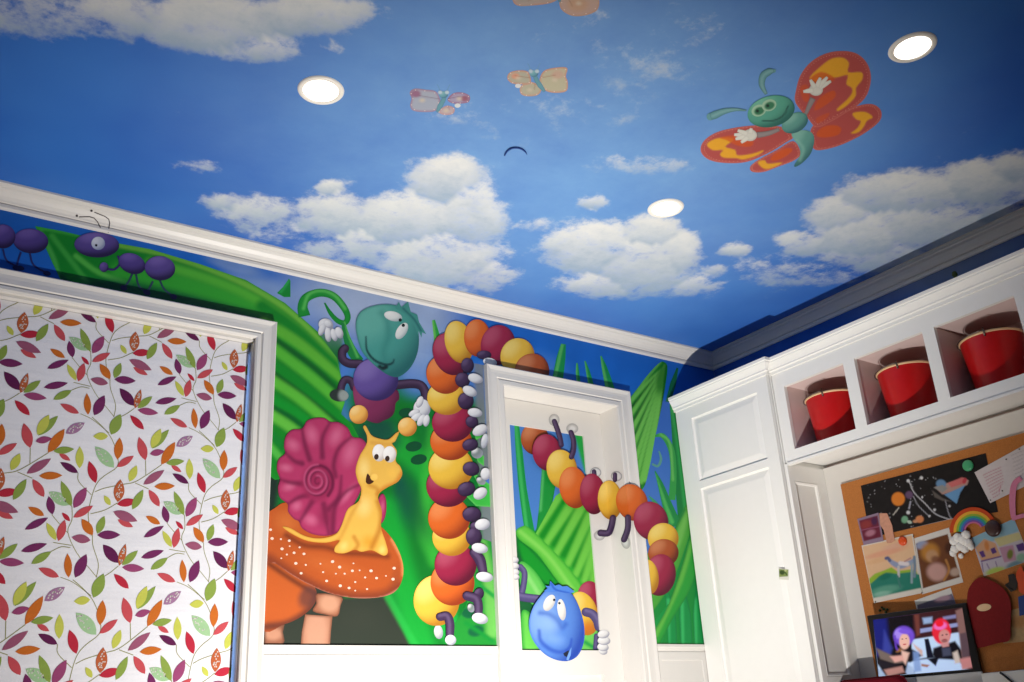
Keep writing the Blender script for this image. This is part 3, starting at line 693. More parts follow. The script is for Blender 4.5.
# leaves by the caterpillar's feet
tk = T(400, 500, 4.547)
leaf(tk([(360, 170), (415, 190), (430, 400), (440, 660), (330, 665), (240, 660), (250, 560), (300, 480), (340, 330)]), (30, 144, 50), [rib(tk([(380, 180), (400, 330), (420, 600)]), (4, 10, 12), (104, 186, 84), 7), ('b', *tk([(310, 515)])[0], 7, 5, 10, (8, 96, 56), .4), ('b', *tk([(345, 595)])[0], 8, 5.5, -15, (8, 96, 56), .4), rib(tk([(300, 560), (420, 640)]), 4, (12, 140, 50), 4), rib(tk([(340, 370), (430, 440)]), 4, (26, 150, 60), 3)], lay=3)
for pl_ in ([(474, 432), (482, 424), (484, 436), (476, 440)], [(471, 470), (478, 476), (492, 486), (492, 507), (476, 506), (466, 496), (480, 488)], [(474, 450), (484, 456), (484, 466), (478, 462)]):
    leaf(pl_, (60, 186, 70), [('edge', 2, (120, 210, 110), .5)], lay=3, sp=1)
for bx, by, r in ((413.7, 446.5, -10), (418.8, 459.5, -12), (407, 413, 0)):
    leaf(ellipse(bx, by, 8.2, 5, r), (10, 78, 44), [], name='leaf_spot', lay=4)
thing('jungle_mural', bm, 'mural of blue sky and giant green leaves painted across the back wall and doorway', 'mural')
# ------------------------------------------------------------------ painted ants over the window
DK, PU, PH = (38, 26, 66), (84, 66, 138), (122, 100, 176)
def ant_legs(prt, L, lay):
    for pts, w in L: patch(prt, ribbon(pts, w), (44, 44, 110), [], WALL, lay, 1.0)
ta = T(0, 180, 3.41)
a = Part('abdomen', 'paint'); ball(a, 30.8, 241, 17.6, 12.3, 4, PU, DK, PH, 8, L=(-.2, -.7, .6))
h = Part('thorax', 'paint'); ball(h, 3, 236.5, 12.5, 12, 0, PU, DK, PH, 9, L=(-.2, -.7, .6))
pr = [a, h]
for pts in ([(10, 236), (24, 275), (70, 300)], [(72, 246), (62, 275), (56, 300)], [(102, 250), (115, 290), (160, 318)]):
    q = Part('leg', 'paint'); patch(q, ribbon(ta(pts), 1.8), (40, 46, 104), [], WALL, 7, 1.0); patch(q, ellipse(*ta([pts[-1]])[0], 4, 2.4, 15, 14), (30, 34, 84), [], WALL, 7, 1.0); pr.append(q)
thing('painted_ant', pr, 'purple ant painted at the left edge, cut off, without its head in view', 'painted ant', 'ants painted over the window')
hd = Part('head', 'paint'); ball(hd, 96.8, 245, 22.5, 12.6, 2, (92, 74, 146), DK, (132, 110, 184), 10, L=(-.2, -.7, .6))
e = Part('eye', 'paint'); ball(e, 98.2, 243.3, 6.8, 6.6, 0, (210, 216, 226), (150, 160, 190), (240, 242, 246), 11, sp=.9); patch(e, ellipse(96.2, 245.3, 1.3, 1.3, 0, 12), (16, 16, 24), [], WALL, 12, .7)
tx = Part('thorax', 'paint'); ball(tx, 132, 263.6, 14, 10, 22, PU, DK, PH, 9, L=(-.2, -.7, .6))
ab = Part('abdomen', 'paint'); ball(ab, 160, 268.3, 15.3, 12.2, 6, (92, 74, 146), DK, (128, 106, 180), 10, L=(-.2, -.7, .6))
ar = Part('arm', 'paint'); patch(ar, ribbon(ta([(402, 258), (409, 285), (390, 305), (362, 303)]), 2.2), (58, 44, 104), [], WALL, 8, 1.0); ball(ar, 104, 267.2, 4.6, 5, 0, (96, 76, 146), DK, PH, 9, sp=1)
pr = [hd, e, tx, ab, ar]
for pts in ([(452, 318), (440, 345), (422, 368)], [(464, 322), (474, 362), (500, 382)], [(522, 345), (512, 365), (502, 384)], [(545, 342), (560, 372), (592, 398)]):
    q = Part('leg', 'paint'); patch(q, ribbon(ta(pts), 2.0), (44, 66, 84), [], WALL, 7, 1.0); patch(q, ellipse(*ta([pts[-1]])[0], 3.6, 2.6, 15, 14), (40, 40, 80), [], WALL, 7, 1.0); pr.append(q)
for pts, dot in (([(352, 180), (321, 130), (270, 126)], (262, 122)), ([(369, 180), (371, 134), (322, 110)], (312, 105))):
    q = Part('antenna', 'paint'); patch(q, ribbon(ta(pts), .95, 3), (70, 62, 66), [], CROWN, 4, 1.2, ); patch(q, ellipse(*ta([dot])[0], 1.3, 1.2, 0, 10), (60, 54, 60), [], CROWN, 5, .8); pr.append(q)
thing('painted_ant', pr, 'purple ant painted over the window, its white eye and whole head showing', 'painted ant', 'ants painted over the window')
# ------------------------------------------------------------------ mushrooms
tm = T(260, 500, 4.547)
OR, OD, OH = (186, 86, 34), (104, 42, 24), (236, 142, 74)
s2 = Part('stalk', 'paint')
patch(s2, tm([(20, 575), (112, 566), (104, 600), (112, 640), (100, 664), (20, 664)]), (150, 96, 72), [('b', *tm([(60, 610)])[0], 9, 6, 0, (206, 150, 120), .9, .8), ('edge', 3, (70, 44, 34), .7)], WALL, 6)
c2 = Part('cap', 'paint')
patch(c2, smooth_closed(tm([(10, 250), (60, 270), (150, 330), (240, 385), (258, 440), (235, 490), (180, 535), (110, 565), (10, 580)]), 5), OR, [('b', *tm([(90, 430)])[0], 30, 26, 20, (200, 96, 38), .9, .7), rib(tm([(258, 430), (225, 500), (130, 560), (20, 578)]), 8, (92, 44, 34), 7, .85), rib(tm([(40, 290), (150, 365), (250, 425)]), 5, (84, 36, 22), 6, .8), ('b', *tm([(220, 440)])[0], 9, 12, 30, (96, 56, 50), .9, .8)], WALL, 7)
thing('painted_mushroom', [s2, c2], 'smaller plain orange mushroom painted low beside the window casing, under the big cap', 'painted mushroom', 'mushrooms painted below the snail')
s1 = Part('stalk', 'paint')
patch(s1, tm([(205, 520), (330, 528), (322, 600), (318, 664), (185, 664), (190, 600)]), (172, 114, 86), [('b', *tm([(255, 600)])[0], 12, 26, 4, (206, 154, 126), .9, .8), ('edge', 3, (110, 66, 48), .7)], WALL, 8)
patch(s1, smooth_closed(tm([(262, 425), (370, 440), (366, 480), (352, 528), (300, 522), (240, 505), (256, 470)]), 3), (164, 104, 76), [('b', *tm([(315, 470)])[0], 10, 9, 10, (214, 160, 128), .9, .8), ('edge', 2.5, (92, 50, 36), .7)], WALL, 9)
c1 = Part('cap', 'paint')
patch(c1, smooth_closed(tm([(20, 90), (70, 35), (130, 12), (260, 60), (420, 80), (520, 105), (560, 130), (610, 190), (645, 270), (651, 340), (625, 405), (565, 438), (450, 447), (330, 428), (230, 388), (140, 338), (75, 292), (20, 262)]), 5), OR,
      [('b', *tm([(330, 300)])[0], 55, 14, 16, (204, 104, 46), 1, .7), ('b', *tm([(120, 100)])[0], 20, 18, 30, (210, 116, 54), 1, .7), rib(tm([(40, 272), (140, 338), (230, 388), (330, 428), (450, 446), (565, 436), (630, 395)]), 12, (122, 52, 32), 11, .85), rib(tm([(60, 290), (145, 345), (235, 395), (335, 434), (450, 450), (560, 442), (640, 400)]), 2.2, (206, 140, 120), 1.5, .7),
       rib(tm([(600, 180), (645, 270), (650, 340)]), 3, (236, 160, 100), 3, .7), rib(tm([(120, 160), (200, 205), (300, 215), (380, 240), (470, 245), (580, 256)]), 5, (112, 46, 22), 7, .85), ('b', *tm([(620, 350)])[0], 8, 18, 10, (150, 70, 36), 1, .6)], WALL, 10)
dc = [(55, 175), (95, 178), (133, 185), (135, 210), (100, 222), (122, 248), (155, 240), (97, 265), (163, 288), (208, 295), (200, 245), (275, 290), (330, 280), (287, 328), (303, 368), (345, 335), (362, 305), (385, 335), (420, 322), (453, 320), (505, 322), (478, 352), (530, 355), (573, 345), (605, 360), (433, 373), (405, 400), (433, 412), (365, 390), (487, 405), (187, 333), (425, 288), (610, 310), (180, 215), (48, 135)]
mush = [s1, c1]
for i, d in enumerate(dc):
    q = Part('spot', 'paint'); r = (1.7, 1.1, 1.5, .9)[i % 4]
    patch(q, ellipse(*tm([d])[0], r, r * .85, 0, 9), (240, 214, 196), [], WALL, 11, .9); mush.append(q)
thing('painted_mushroom', mush, 'big orange mushroom with white specks painted under the yellow snail', 'painted mushroom', 'mushrooms painted below the snail')
# ------------------------------------------------------------------ teal bug
tb = T(300, 280, 4.55)
LM = (54, 36, 62)
bug = []
abd = Part('abdomen', 'paint')
patch(abd, smooth_closed(tb([(246, 480), (300, 520), (380, 530), (440, 500), (452, 540), (436, 560), (430, 600), (412, 625), (380, 640), (350, 652), (300, 635), (262, 590), (245, 540)]), 4), (124, 44, 84), [('ball', *tb([(345, 560)])[0], 26, 27, 0, (66, 20, 50), (150, 66, 108))], WALL, 12); bug.append(abd)
for nm, pts, w in (('arm', [(275, 382), (225, 380), (196, 362), (192, 330), (205, 312)], 8.5), ('leg', [(246, 490), (232, 460), (205, 455), (190, 480), (184, 515)], 7.5), ('arm', [(440, 478), (510, 472), (552, 482), (570, 515), (572, 560)], 9.0)):
    q = Part(nm, 'paint'); patch(q, ribbon(tb(pts), w, 6, True), LM, [rib([(x, y - 2) for x, y in tb(pts)], w * .4, (96, 74, 108), w * .5, .6), ('edge', 2, (30, 18, 36), .6)], WALL, 11, 1.2); bug.append(q)
q = Part('foot', 'paint'); patch(q, ellipse(*tb([(178, 525)])[0], 9.5, 6.2, 5), (44, 54, 50), [('b', *tb([(200, 525)])[0], 5.5, 6, 0, (150, 160, 156), .8)], WALL, 12, 1.2); bug.append(q)
tho = Part('thorax', 'paint'); ball(tho, *tb([(345, 452)])[0], 22.5, 21.5, 10, (98, 78, 152), (50, 36, 92), (136, 118, 186), 14); bug.append(tho)
hd = Part('head', 'paint')
TE, TD, TH = (72, 156, 146), (34, 98, 100), (110, 186, 172)
patch(hd, smooth_closed(tb([(254, 215), (268, 155), (318, 122), (400, 110), (470, 128), (520, 175), (540, 245), (536, 325), (505, 395), (455, 438), (410, 436), (360, 405), (310, 360), (275, 310)]), 5), TE,
      [('ball', *tb([(395, 270)])[0], 38, 40, 0, TD, TH), rib(tb([(372, 150), (395, 190), (402, 260), (380, 330), (400, 400)]), 5, (50, 128, 122), 9, .6), ('b', *tb([(340, 200)])[0], 15, 14, 20, (98, 176, 162), 1, .7),
       rib(tb([(300, 258), (305, 320), (340, 365), (390, 385), (420, 378), (428, 362)]), (1.4, 2.2, 2.8, 2.4, 1.4), (22, 62, 66), 1.6), rib(tb([(362, 395), (375, 402), (392, 396)]), 4, (20, 40, 44), 2), ('edge', 2.5, (40, 110, 108), .5)], WALL, 16, 1.3); bug.append(hd)
hr = Part('hair_tuft', 'paint')
patch(hr, tb([(432, 128), (450, 100), (462, 124), (492, 98), (504, 146), (534, 158), (542, 192), (574, 246), (556, 238), (553, 262), (540, 232), (538, 256), (522, 212), (496, 170), (466, 146)]), (66, 146, 138), [rib(tb([(470, 130), (520, 180), (550, 230)]), 2, (40, 110, 110), 2)], WALL, 17, 1.1); bug.append(hr)
for c, rx, ry, r, pu in (((424, 165), 9.2, 4.8, 14, (456, 182)), ((463, 232), 5.0, 9.2, 32, (470, 206))):
    q = Part('eye', 'paint'); ball(q, *tb([c])[0], rx, ry, r, (226, 230, 228), (170, 186, 190), (245, 246, 244), 18, sp=1); patch(q, ellipse(*tb([pu])[0], 1.7, 1.7, 0, 12), (16, 22, 30), [], WALL, 19, .8); bug.append(q)
WG, WD, WH = (222, 224, 228), (150, 152, 168), (248, 248, 250)
def glove(nm, blobs, plane, lay, clips=(), base=WG):
    q = Part(nm, 'paint')
    for k, (x, y, rx, ry, r) in enumerate(blobs): ball(q, x, y, rx, ry, r, base, WD, WH, lay + k, plane, clips, (), 1.0)
    return q
bug.append(glove('glove', [(*tb([(118, 205)])[0], 7.5, 6.5, 20), (*tb([(100, 225)])[0], 3.2, 6.5, 20), (*tb([(128, 248)])[0], 3.4, 7.5, -5), (*tb([(155, 250)])[0], 3.2, 6.5, -15), (*tb([(178, 240)])[0], 4, 6, -20), (*tb([(128, 200)])[0], 3.4, 5, -50)], WALL, 16))
bug.append(glove('glove', [(*tb([(555, 585)])[0], 8.5, 9.5, 0), (*tb([(520, 605)])[0], 6, 3.2, -25), (*tb([(528, 625)])[0], 6.5, 3.3, -35), (*tb([(552, 638)])[0], 3.4, 6.5, 30), (*tb([(575, 640)])[0], 3.2, 6, 10), (*tb([(545, 555)])[0], 3.4, 6, 20)], WALL, 16))
thing('painted_bug', bug, 'teal-headed bug with purple chest and white gloves painted above the snail', 'painted bug')
# ------------------------------------------------------------------ snail
ts = T(250, 400, 3.939)
sh = Part('shell', 'paint')
so = smooth_closed(ts([(440, 345), (452, 250), (462, 185), (440, 152), (405, 145), (385, 110), (350, 88), (318, 86), (295, 72), (262, 70), (225, 82), (205, 112), (165, 118), (140, 145), (134, 185), (138, 210), (112, 235), (106, 275), (118, 312), (110, 345), (118, 385), (148, 410), (150, 440), (172, 468), (192, 478), (205, 505), (245, 528), (300, 535), (345, 520), (370, 480), (410, 410)]), 4)
SB, SD, SH = (178, 54, 100), (104, 22, 60), (214, 108, 146)
ops = []
for cx, cy, rx, ry, r in ((250, 145, 34, 52, -15), (345, 150, 34, 56, 25), (400, 215, 40, 72, 18), (175, 185, 30, 40, -50), (148, 275, 22, 36, -80), (160, 350, 22, 36, 70), (190, 425, 26, 30, 50), (245, 480, 40, 30, 20), (390, 380, 20, 60, 35)):
    ops.append(('b', *ts([(cx - 6, cy - 8)])[0], rx / 3.4, ry / 3.4, r, SH, 1.0, .75))
for pts in ([(205, 112), (215, 170), (235, 235)], [(315, 88), (285, 150), (285, 225)], [(400, 145), (350, 190), (330, 250), (335, 300)], [(136, 205), (175, 240), (205, 250)], [(116, 312), (160, 325), (205, 330)], [(148, 410), (190, 385), (225, 375)], [(195, 480), (220, 440), (245, 400)], [(310, 530), (300, 470), (290, 410)], [(440, 330), (380, 360), (335, 420), (325, 520)], [(360, 300), (350, 380), (310, 430)]):
    ops.append(rib(ts(pts), (2.2, 4, 5.5), SD, 5, .8))
ops += [('b', *ts([(268, 322)])[0], 16, 20, 5, (150, 38, 80), .5, .9), ('b', *ts([(300, 460)])[0], 14, 18, 0, (126, 30, 68), 1, .7)]
spi = [(268 + (6 + 58 * k / 40) * math.cos(.55 * k * .85 + 1) * .95, 322 + (6 + 66 * k / 40) * math.sin(.55 * k * .85 + 1)) for k in range(41)]
ops.append(rib(ts(spi), (1.2, 1.6, 2, 2.6, 3.4), SD, 2, .9)); ops.append(rib(ts([(x - 5, y - 5) for x, y in spi[8:36]]), 1.8, (208, 92, 136), 2, .6))
ops.append(('edge', 2.5, SD, .6))
patch(sh, so, SB, ops, WALL, 14, 1.2)
patch(sh, ellipse(*ts([(518, 428)])[0], 5, 15, 4), SB, [('b', *ts([(522, 420)])[0], 3, 9, 4, SH, 1, .6), ('edge', 2, SD, .8)], WALL, 14, 1.2)
bo = Part('body', 'paint')
YB1, YD1, YH1 = (236, 186, 82), (186, 116, 30), (252, 224, 140)
body_o = smooth_closed(ts([(128, 500), (160, 505), (215, 535), (275, 545), (335, 530), (360, 495), (385, 430), (428, 398), (438, 350), (425, 320), (416, 275), (432, 220), (458, 175), (460, 140), (446, 108), (456, 102), (478, 138), (510, 152), (545, 155), (575, 130), (588, 126), (572, 162), (560, 172), (578, 200), (574, 240), (592, 262), (600, 292), (582, 322), (540, 345), (512, 365), (505, 390), (520, 440), (516, 500), (535, 560), (543, 600), (525, 613), (480, 592), (440, 598), (412, 590), (372, 604), (336, 600), (334, 580), (352, 552), (300, 562), (230, 556), (170, 530)]), 4)
patch(bo, body_o, YB1, [('b', *ts([(450, 270)])[0], 9, 16, 0, YH1, 1, .7), ('b', *ts([(450, 420)])[0], 12, 16, 10, (250, 216, 130), 1, .8), ('b', *ts([(470, 560)])[0], 14, 12, 0, (226, 158, 44), 1, .8), rib(ts([(410, 540), (425, 570), (412, 592)]), 4, YD1, 5, .7), rib(ts([(505, 400), (518, 450), (510, 510), (480, 580)]), 5, YD1, 6, .8), ('b', *ts([(370, 575)])[0], 6, 8, 30, (250, 214, 120), 1, .8),
      rib(ts([(430, 400), (400, 450), (362, 530), (340, 560)]), 4, (206, 146, 54), 5, .6), ('b', *ts([(560, 285)])[0], 9, 8, 0, (248, 196, 84), 1, .7), rib(ts([(598, 290), (575, 325), (530, 348), (505, 370)]), 5, (214, 130, 44), 5, .8), rib(ts([(470, 335), (500, 350), (505, 380)]), 4, (196, 130, 40), 5, .7), ('b', *ts([(520, 590)])[0], 5, 7, 20, (252, 218, 120), 1, .8), rib(ts([(480, 168), (515, 172), (550, 175)]), 4, (220, 160, 70), 4, .7), ('edge', 2, (196, 130, 40), .55)], WALL, 18, 1.1)
mo = bo.sub('mouth'); patch(mo, smooth_closed(ts([(456, 322), (462, 290), (474, 302), (488, 320), (470, 332)]), 3), (70, 36, 20), [], WALL, 19, .8); patch(mo, ellipse(*ts([(490, 303)])[0], 4.2, 4, 0, 20), (250, 206, 100), [('edge', 1.5, (220, 150, 60), .5)], WALL, 20, .9)
sn = [sh, bo]
for c in ((428, 57), (620, 106)):
    q = Part('antenna_ball', 'paint'); ball(q, *ts([c])[0], 9.4, 9.4, 0, (242, 184, 92), (190, 116, 44), (252, 220, 150), 21, sp=1.1); sn.append(q)
for c, rx, ry, pu in (((508, 208), 6.6, 8.6, (498, 224)), ((550, 214), 6.6, 8.2, (541, 231))):
    q = Part('eye', 'paint'); ball(q, *ts([c])[0], rx, ry, 0, (244, 240, 236), (200, 190, 186), (252, 252, 250), 21, sp=1); patch(q, ellipse(*ts([pu])[0], 2.3, 2.9, 10, 14), (62, 44, 36), [], WALL, 23, .8); sn.append(q)
thing('painted_snail', sn, 'smiling yellow snail with a magenta spiral shell painted on the orange mushroom', 'painted snail')
# ------------------------------------------------------------------ the long caterpillar
CY = ((236, 190, 66), (176, 116, 30), (252, 226, 130)); CO = ((222, 104, 36), (146, 54, 24), (240, 150, 90)); CM = ((158, 36, 70), (88, 18, 44), (190, 88, 114)); CB = ((176, 84, 40), (96, 38, 22), (214, 140, 96))
cat = []
LEGC = (66, 46, 80); LEGH = (106, 86, 122)
segs = [(436.5, 600.4, 23, 25.5, 0, CY), (452.5, 582.6, 22, 23, 0, CO), (455.6, 564.8, 21, 21, 0, CM), (451.8, 537, 19.5, 19, 0, CY), (449.2, 518, 21, 21, 0, CO), (448.3, 486, 22, 21, 0, CM), (451, 467.7, 22.5, 21.5, 0, CY), (451, 441.3, 20.7, 19, 0, CO),
        (452.7, 422.8, 20.7, 19, 0, CM), (446.5, 398, 19.4, 17, 5, CY), (444.8, 374.5, 18.2, 19.7, -25, CO), (450.5, 354, 17, 22, -24, CM), (459, 342, 14, 21.5, -14, CY), (477.5, 338, 13.5, 18.7, -4, CO), (498, 345, 17.3, 20, 10, CM), (517.5, 356, 17, 18, 20, CY), (532, 371, 17.3, 17.5, 20, CB)]
for i, (x, y, rx, ry, r, c) in enumerate(segs):
    q = Part('body_segment', 'paint'); ball(q, x, y, rx, ry, r, c[0], c[1], c[2], 14 + i); cat.append(q)
def leg(pts, w, plane=WALL, lay=34, clips=()):
    q = Part('leg', 'paint')
    patch(q, ribbon(pts, w, 6, True), LEGC, [rib([(x - .6, y - 1.4) for x, y in pts], (w if not isinstance(w, tuple) else w[1]) * .35, LEGH, 2.2, .7), ('edge', 1.2, (40, 26, 52), .6)], plane, lay, 1.1, clips); cat.append(q)
def legblob(x, y, rx, ry, r=0, lay=34):
    q = Part('leg', 'paint'); ball(q, x, y, rx, ry, r, LEGC, (34, 22, 46), LEGH, lay, sp=1.1); cat.append(q)
def foot(x, y, rx, ry, r=0, lay=35, col=WG):
    q = Part('foot', 'paint'); ball(q, x, y, rx, ry, r, col, WD, WH, lay, sp=1.1); cat.append(q)
for x, y, rx, ry, r in ((484, 355, 7.5, 4.5, 0), (467.5, 365.5, 6.5, 7.5, 0), (462.6, 380, 7.5, 7.5, 0), (465.8, 401, 8, 8.5, 0), (472, 422, 6.5, 6, 20), (470.3, 445, 8, 6, -10), (471.2, 469, 8.5, 7, 10), (466.5, 489.3, 9, 7, -15), (472, 514.6, 9.5, 7.5, 0), (474, 537, 8, 9, 0)): legblob(x, y, rx, ry, r)
legblob(476, 527, 6, 5, 20, 33); legblob(479, 594, 5, 6, 20, 33)
leg([(474, 553), (480, 560), (483, 571)], (9, 11, 9)); leg([(467, 596), (476, 599), (478.5, 606), (478.5, 614)], (9, 9.5, 9, 8)); leg([(440, 617), (447, 616.5), (450, 624), (450, 636)], (8, 9, 9, 8))
for x, y, rx, ry, r in ((490, 362, 7, 4, 12), (475.5, 378.5, 7.6, 4.7, 18), (469.8, 391.2, 7.6, 4.7, 28), (475, 412.6, 7.3, 4.5, 8), (480, 430.2, 8, 5.2, -28), (485.5, 474, 5, 6.2, 0), (480.3, 493.5, 7.5, 5.4, -35), (482.4, 524.4, 7.6, 5.6, -12), (479.8, 548.2, 8.2, 5, 12), (484.6, 577, 8.6, 5, 8), (480, 618.5, 8.2, 5.4, 14), (450.7, 640, 5.6, 5.2, 10)): foot(x, y, rx, ry, r)
foot(477, 453, 6, 5.5, 15, 33, (126, 138, 138)); foot(481, 481, 5, 3.5, 30, 33, (136, 146, 146)); foot(484.5, 441, 3.4, 7.5, 10, 33, (200, 206, 214)); foot(438.5, 632, 4.5, 7, -8, 13, (196, 200, 196)); foot(471, 608, 3.5, 4.5, -20, 33, (120, 136, 130))  # grey ovals here include the mural's painted foot shadows
# the part crossing the door leaf, jamb, casing and the wall to the right
def multi(q, outline, color, ops, lay, sp=1.4):
    for plane, cl in DOORCLIPS: patch(q, outline, color, ops, plane, lay, sp, cl)
def mball(q, x, y, rx, ry, r, c, lay, sp=1.4): multi(q, ellipse(x, y, rx, ry, r, 40 if rx > 6 else 18), c[0], [('ball', x, y, rx, ry, r, c[1], c[2])], lay, sp)
q = Part('body_segment', 'paint'); ball(q, 535, 439, 14, 16, -10, *CB, 6, DPAN); cat.append(q)
def ring(x, y, rx, ry, lay, r=0):
    q = Part('foot', 'paint'); multi(q, ellipse(x, y, rx, ry, r, 24), (206, 204, 200), [('edge', 2.6, (150, 150, 152), .5), ('b', x, y, rx * .5, ry * .5, 0, (234, 234, 234), .8, .8)], lay, 1.1); cat.append(q)
for x, y, a, b in ((554.2, 420, 5.4, 6), (572.3, 428.5, 6, 5)): ring(x, y, a, b, 6)
for x, y, rx, ry, r, c, l in ((547, 452.5, 14.5, 18.5, -10, CM, 7), (562, 469.5, 15.3, 20, -12, CY, 8), (573.8, 487.5, 14.5, 21, -10, CO, 9), (592.9, 494, 13, 20.5, -6, CM, 10), (610, 500, 12.2, 19.6, -4, CY, 11), (632, 502.5, 15.6, 18.8, -22, CO, 12), (651, 521, 17.2, 19.6, -20, CM, 13), (663.2, 538.5, 15.4, 15.5, 0, CY, 14), (663.4, 553, 15.3, 14, -10, CB, 15), (660, 575, 15.8, 21, 8, CM, 16), (648.5, 577, 10.2, 17.5, -6, CY, 17)):
    q = Part('body_segment', 'paint'); cat.append(q)
    if l >= 14: ball(q, x, y, rx, ry, r, *c, l)
    else: mball(q, x, y, rx, ry, r, c, l)
def mleg(pts, w, lay):
    q = Part('leg', 'paint'); multi(q, ribbon(pts, w, 6, True), LEGC, [rib([(x - .8, y - .5) for x, y in pts], w * .35, LEGH, 2, .7), ('edge', 1, (44, 30, 60), .6)], lay, 1.0); cat.append(q)
mleg([(554.4, 421.5), (557.6, 430), (560, 438), (561.3, 445)], 5.2, 18); mleg([(571, 432.5), (573.6, 441), (573.6, 450), (571.4, 457)], 5.2, 18)
for x, y in ((594.2, 473.2), (615, 477)):
    q = Part('foot', 'paint'); multi(q, ellipse(x + 1.5, y - .8, 5.6, 5.0, 10, 22), (226, 226, 226), [('edge', 1.8, (120, 120, 124), .8)], 8, .9); cat.append(q)
mleg([(594, 471.5), (594.6, 476)], 4.6, 9); mleg([(615, 474.5), (615, 480)], 4.4, 9)
ring(599.5, 535.5, 5.6, 5.0, 5); ring(625.5, 542, 4.5, 7, 5, -15)
mleg([(613, 518), (611.5, 526), (608.4, 533), (600.5, 533.2)], 6.4, 19); mleg([(628, 517.5), (628, 527), (626.6, 533), (624, 539.5)], 6.2, 19)
q = Part('body_segment', 'paint'); ball(q, 589.5, 600, 13, 19, 0, *CM, 7, DPAN); cat.append(q)
q = Part('body_segment', 'paint'); ball(q, 583.5, 613.5, 14.5, 22.5, -18, *CY, 8, DPAN, (), (('b', 588, 628, 12, 12, 0, (214, 112, 36), 1, .8),)); cat.append(q)
for nm, pts, w in (('arm', [(520.5, 567), (524.5, 573), (523.5, 586), (521, 596)], 6), ('arm', [(519, 596.5), (528, 598), (541, 599.5)], 8.5), ('arm', [(586, 612), (592, 614), (597, 620), (599, 627)], 9), ('arm', [(596.5, 636), (595.5, 648)], 5)):
    q = Part(nm, 'paint'); patch(q, ribbon(pts, w, 6, True), (84, 76, 124), [rib([(x, y - 1.5) for x, y in pts], w * .35, (120, 110, 158), 2.5, .7), ('edge', 1.5, (50, 40, 84), .6)], DPAN, 9, 1.1); cat.append(q)
cat.append(glove('glove', [(514.5, 560, 4.2, 3.4, 5), (514.8, 566.2, 4.4, 3.4, 0), (515.2, 572.4, 4.2, 3.4, 0), (516, 577, 3.6, 2.8, 10)], DSTI, 8, base=(232, 230, 230)))
cat.append(glove('glove', [(603, 651, 4.6, 3.6, 20), (603, 647.2, 5.8, 4, 10), (604, 640.8, 6.4, 4.3, 3), (603.6, 634.2, 6, 4.2, -8)], DSTI, 8, base=(228, 228, 228)))
hd = Part('head', 'paint')
BL, BD, BH = (92, 142, 226), (38, 72, 176), (148, 188, 246)
t6 = T(500, 570, 6.09)
ho = smooth_closed(t6([(290, 118), (255, 150), (205, 220), (178, 300), (182, 380), (215, 450), (275, 515), (350, 550), (420, 553), (475, 520), (508, 450), (515, 370), (500, 280), (465, 190), (420, 130), (350, 105)]), 5)
patch(hd, ho, BL, [('ball', *t6([(345, 335)])[0], 29, 39, 0, BD, BH, (-.55, -.25, .75)), rib(t6([(245, 262), (300, 272), (350, 310), (378, 352), (400, 330)]), 4, (58, 100, 200), 6, .8), ('b', *t6([(300, 330)])[0], 17, 12, 35, (152, 192, 246), 1, .7),
          rib(t6([(238, 370), (248, 430), (300, 480), (360, 500), (405, 490)]), (3, 4, 4, 3), (50, 90, 196), 4, .85), rib(t6([(405, 492), (428, 460), (436, 420)]), (3, 2), (40, 80, 190), 2.5, .8), ('b', *t6([(330, 420)])[0], 16, 10, 15, (140, 184, 246), 1, .6), ('edge', 2, (60, 106, 206), .5)], DSTI, 12, 1.2)
hr = hd.sub('hair_tuft')
patch(hr, t6([(268, 128), (290, 112), (276, 96), (302, 98), (306, 66), (335, 96), (360, 88), (380, 100), (410, 98), (455, 132), (430, 142), (400, 140), (350, 130), (300, 135)]), (82, 140, 232), [rib(t6([(310, 80), (340, 120), (420, 140)]), 2, (50, 100, 206), 2)], DSTI, 13, 1.0)
mo = hd.sub('mouth'); patch(mo, t6([(385, 508), (418, 488), (420, 500), (408, 530), (392, 524)]), (34, 40, 60), [], DSTI, 13, .8); patch(mo, t6([(420, 500), (436, 470), (430, 520), (416, 552), (404, 545)]), (120, 168, 240), [], DSTI, 14, .9)
for c, rx, ry, r, pu in (((300, 200), 5.2, 8.8, 28, (330, 182)), ((375, 242), 4.2, 10.8, -8, (362, 202))):
    e = hd.sub('eye'); ball(e, *t6([c])[0], rx, ry, r, (240, 238, 232), (206, 204, 204), (252, 252, 250), 14, DSTI, sp=1); patch(e, ellipse(*t6([pu])[0], 1.25, 1.25, 0, 10), (30, 34, 50), [], DSTI, 16, .7)
cat.append(hd)
thing('painted_caterpillar', cat, 'long blue-headed caterpillar of red, orange and yellow balls painted around and across the doorway', 'painted caterpillar')
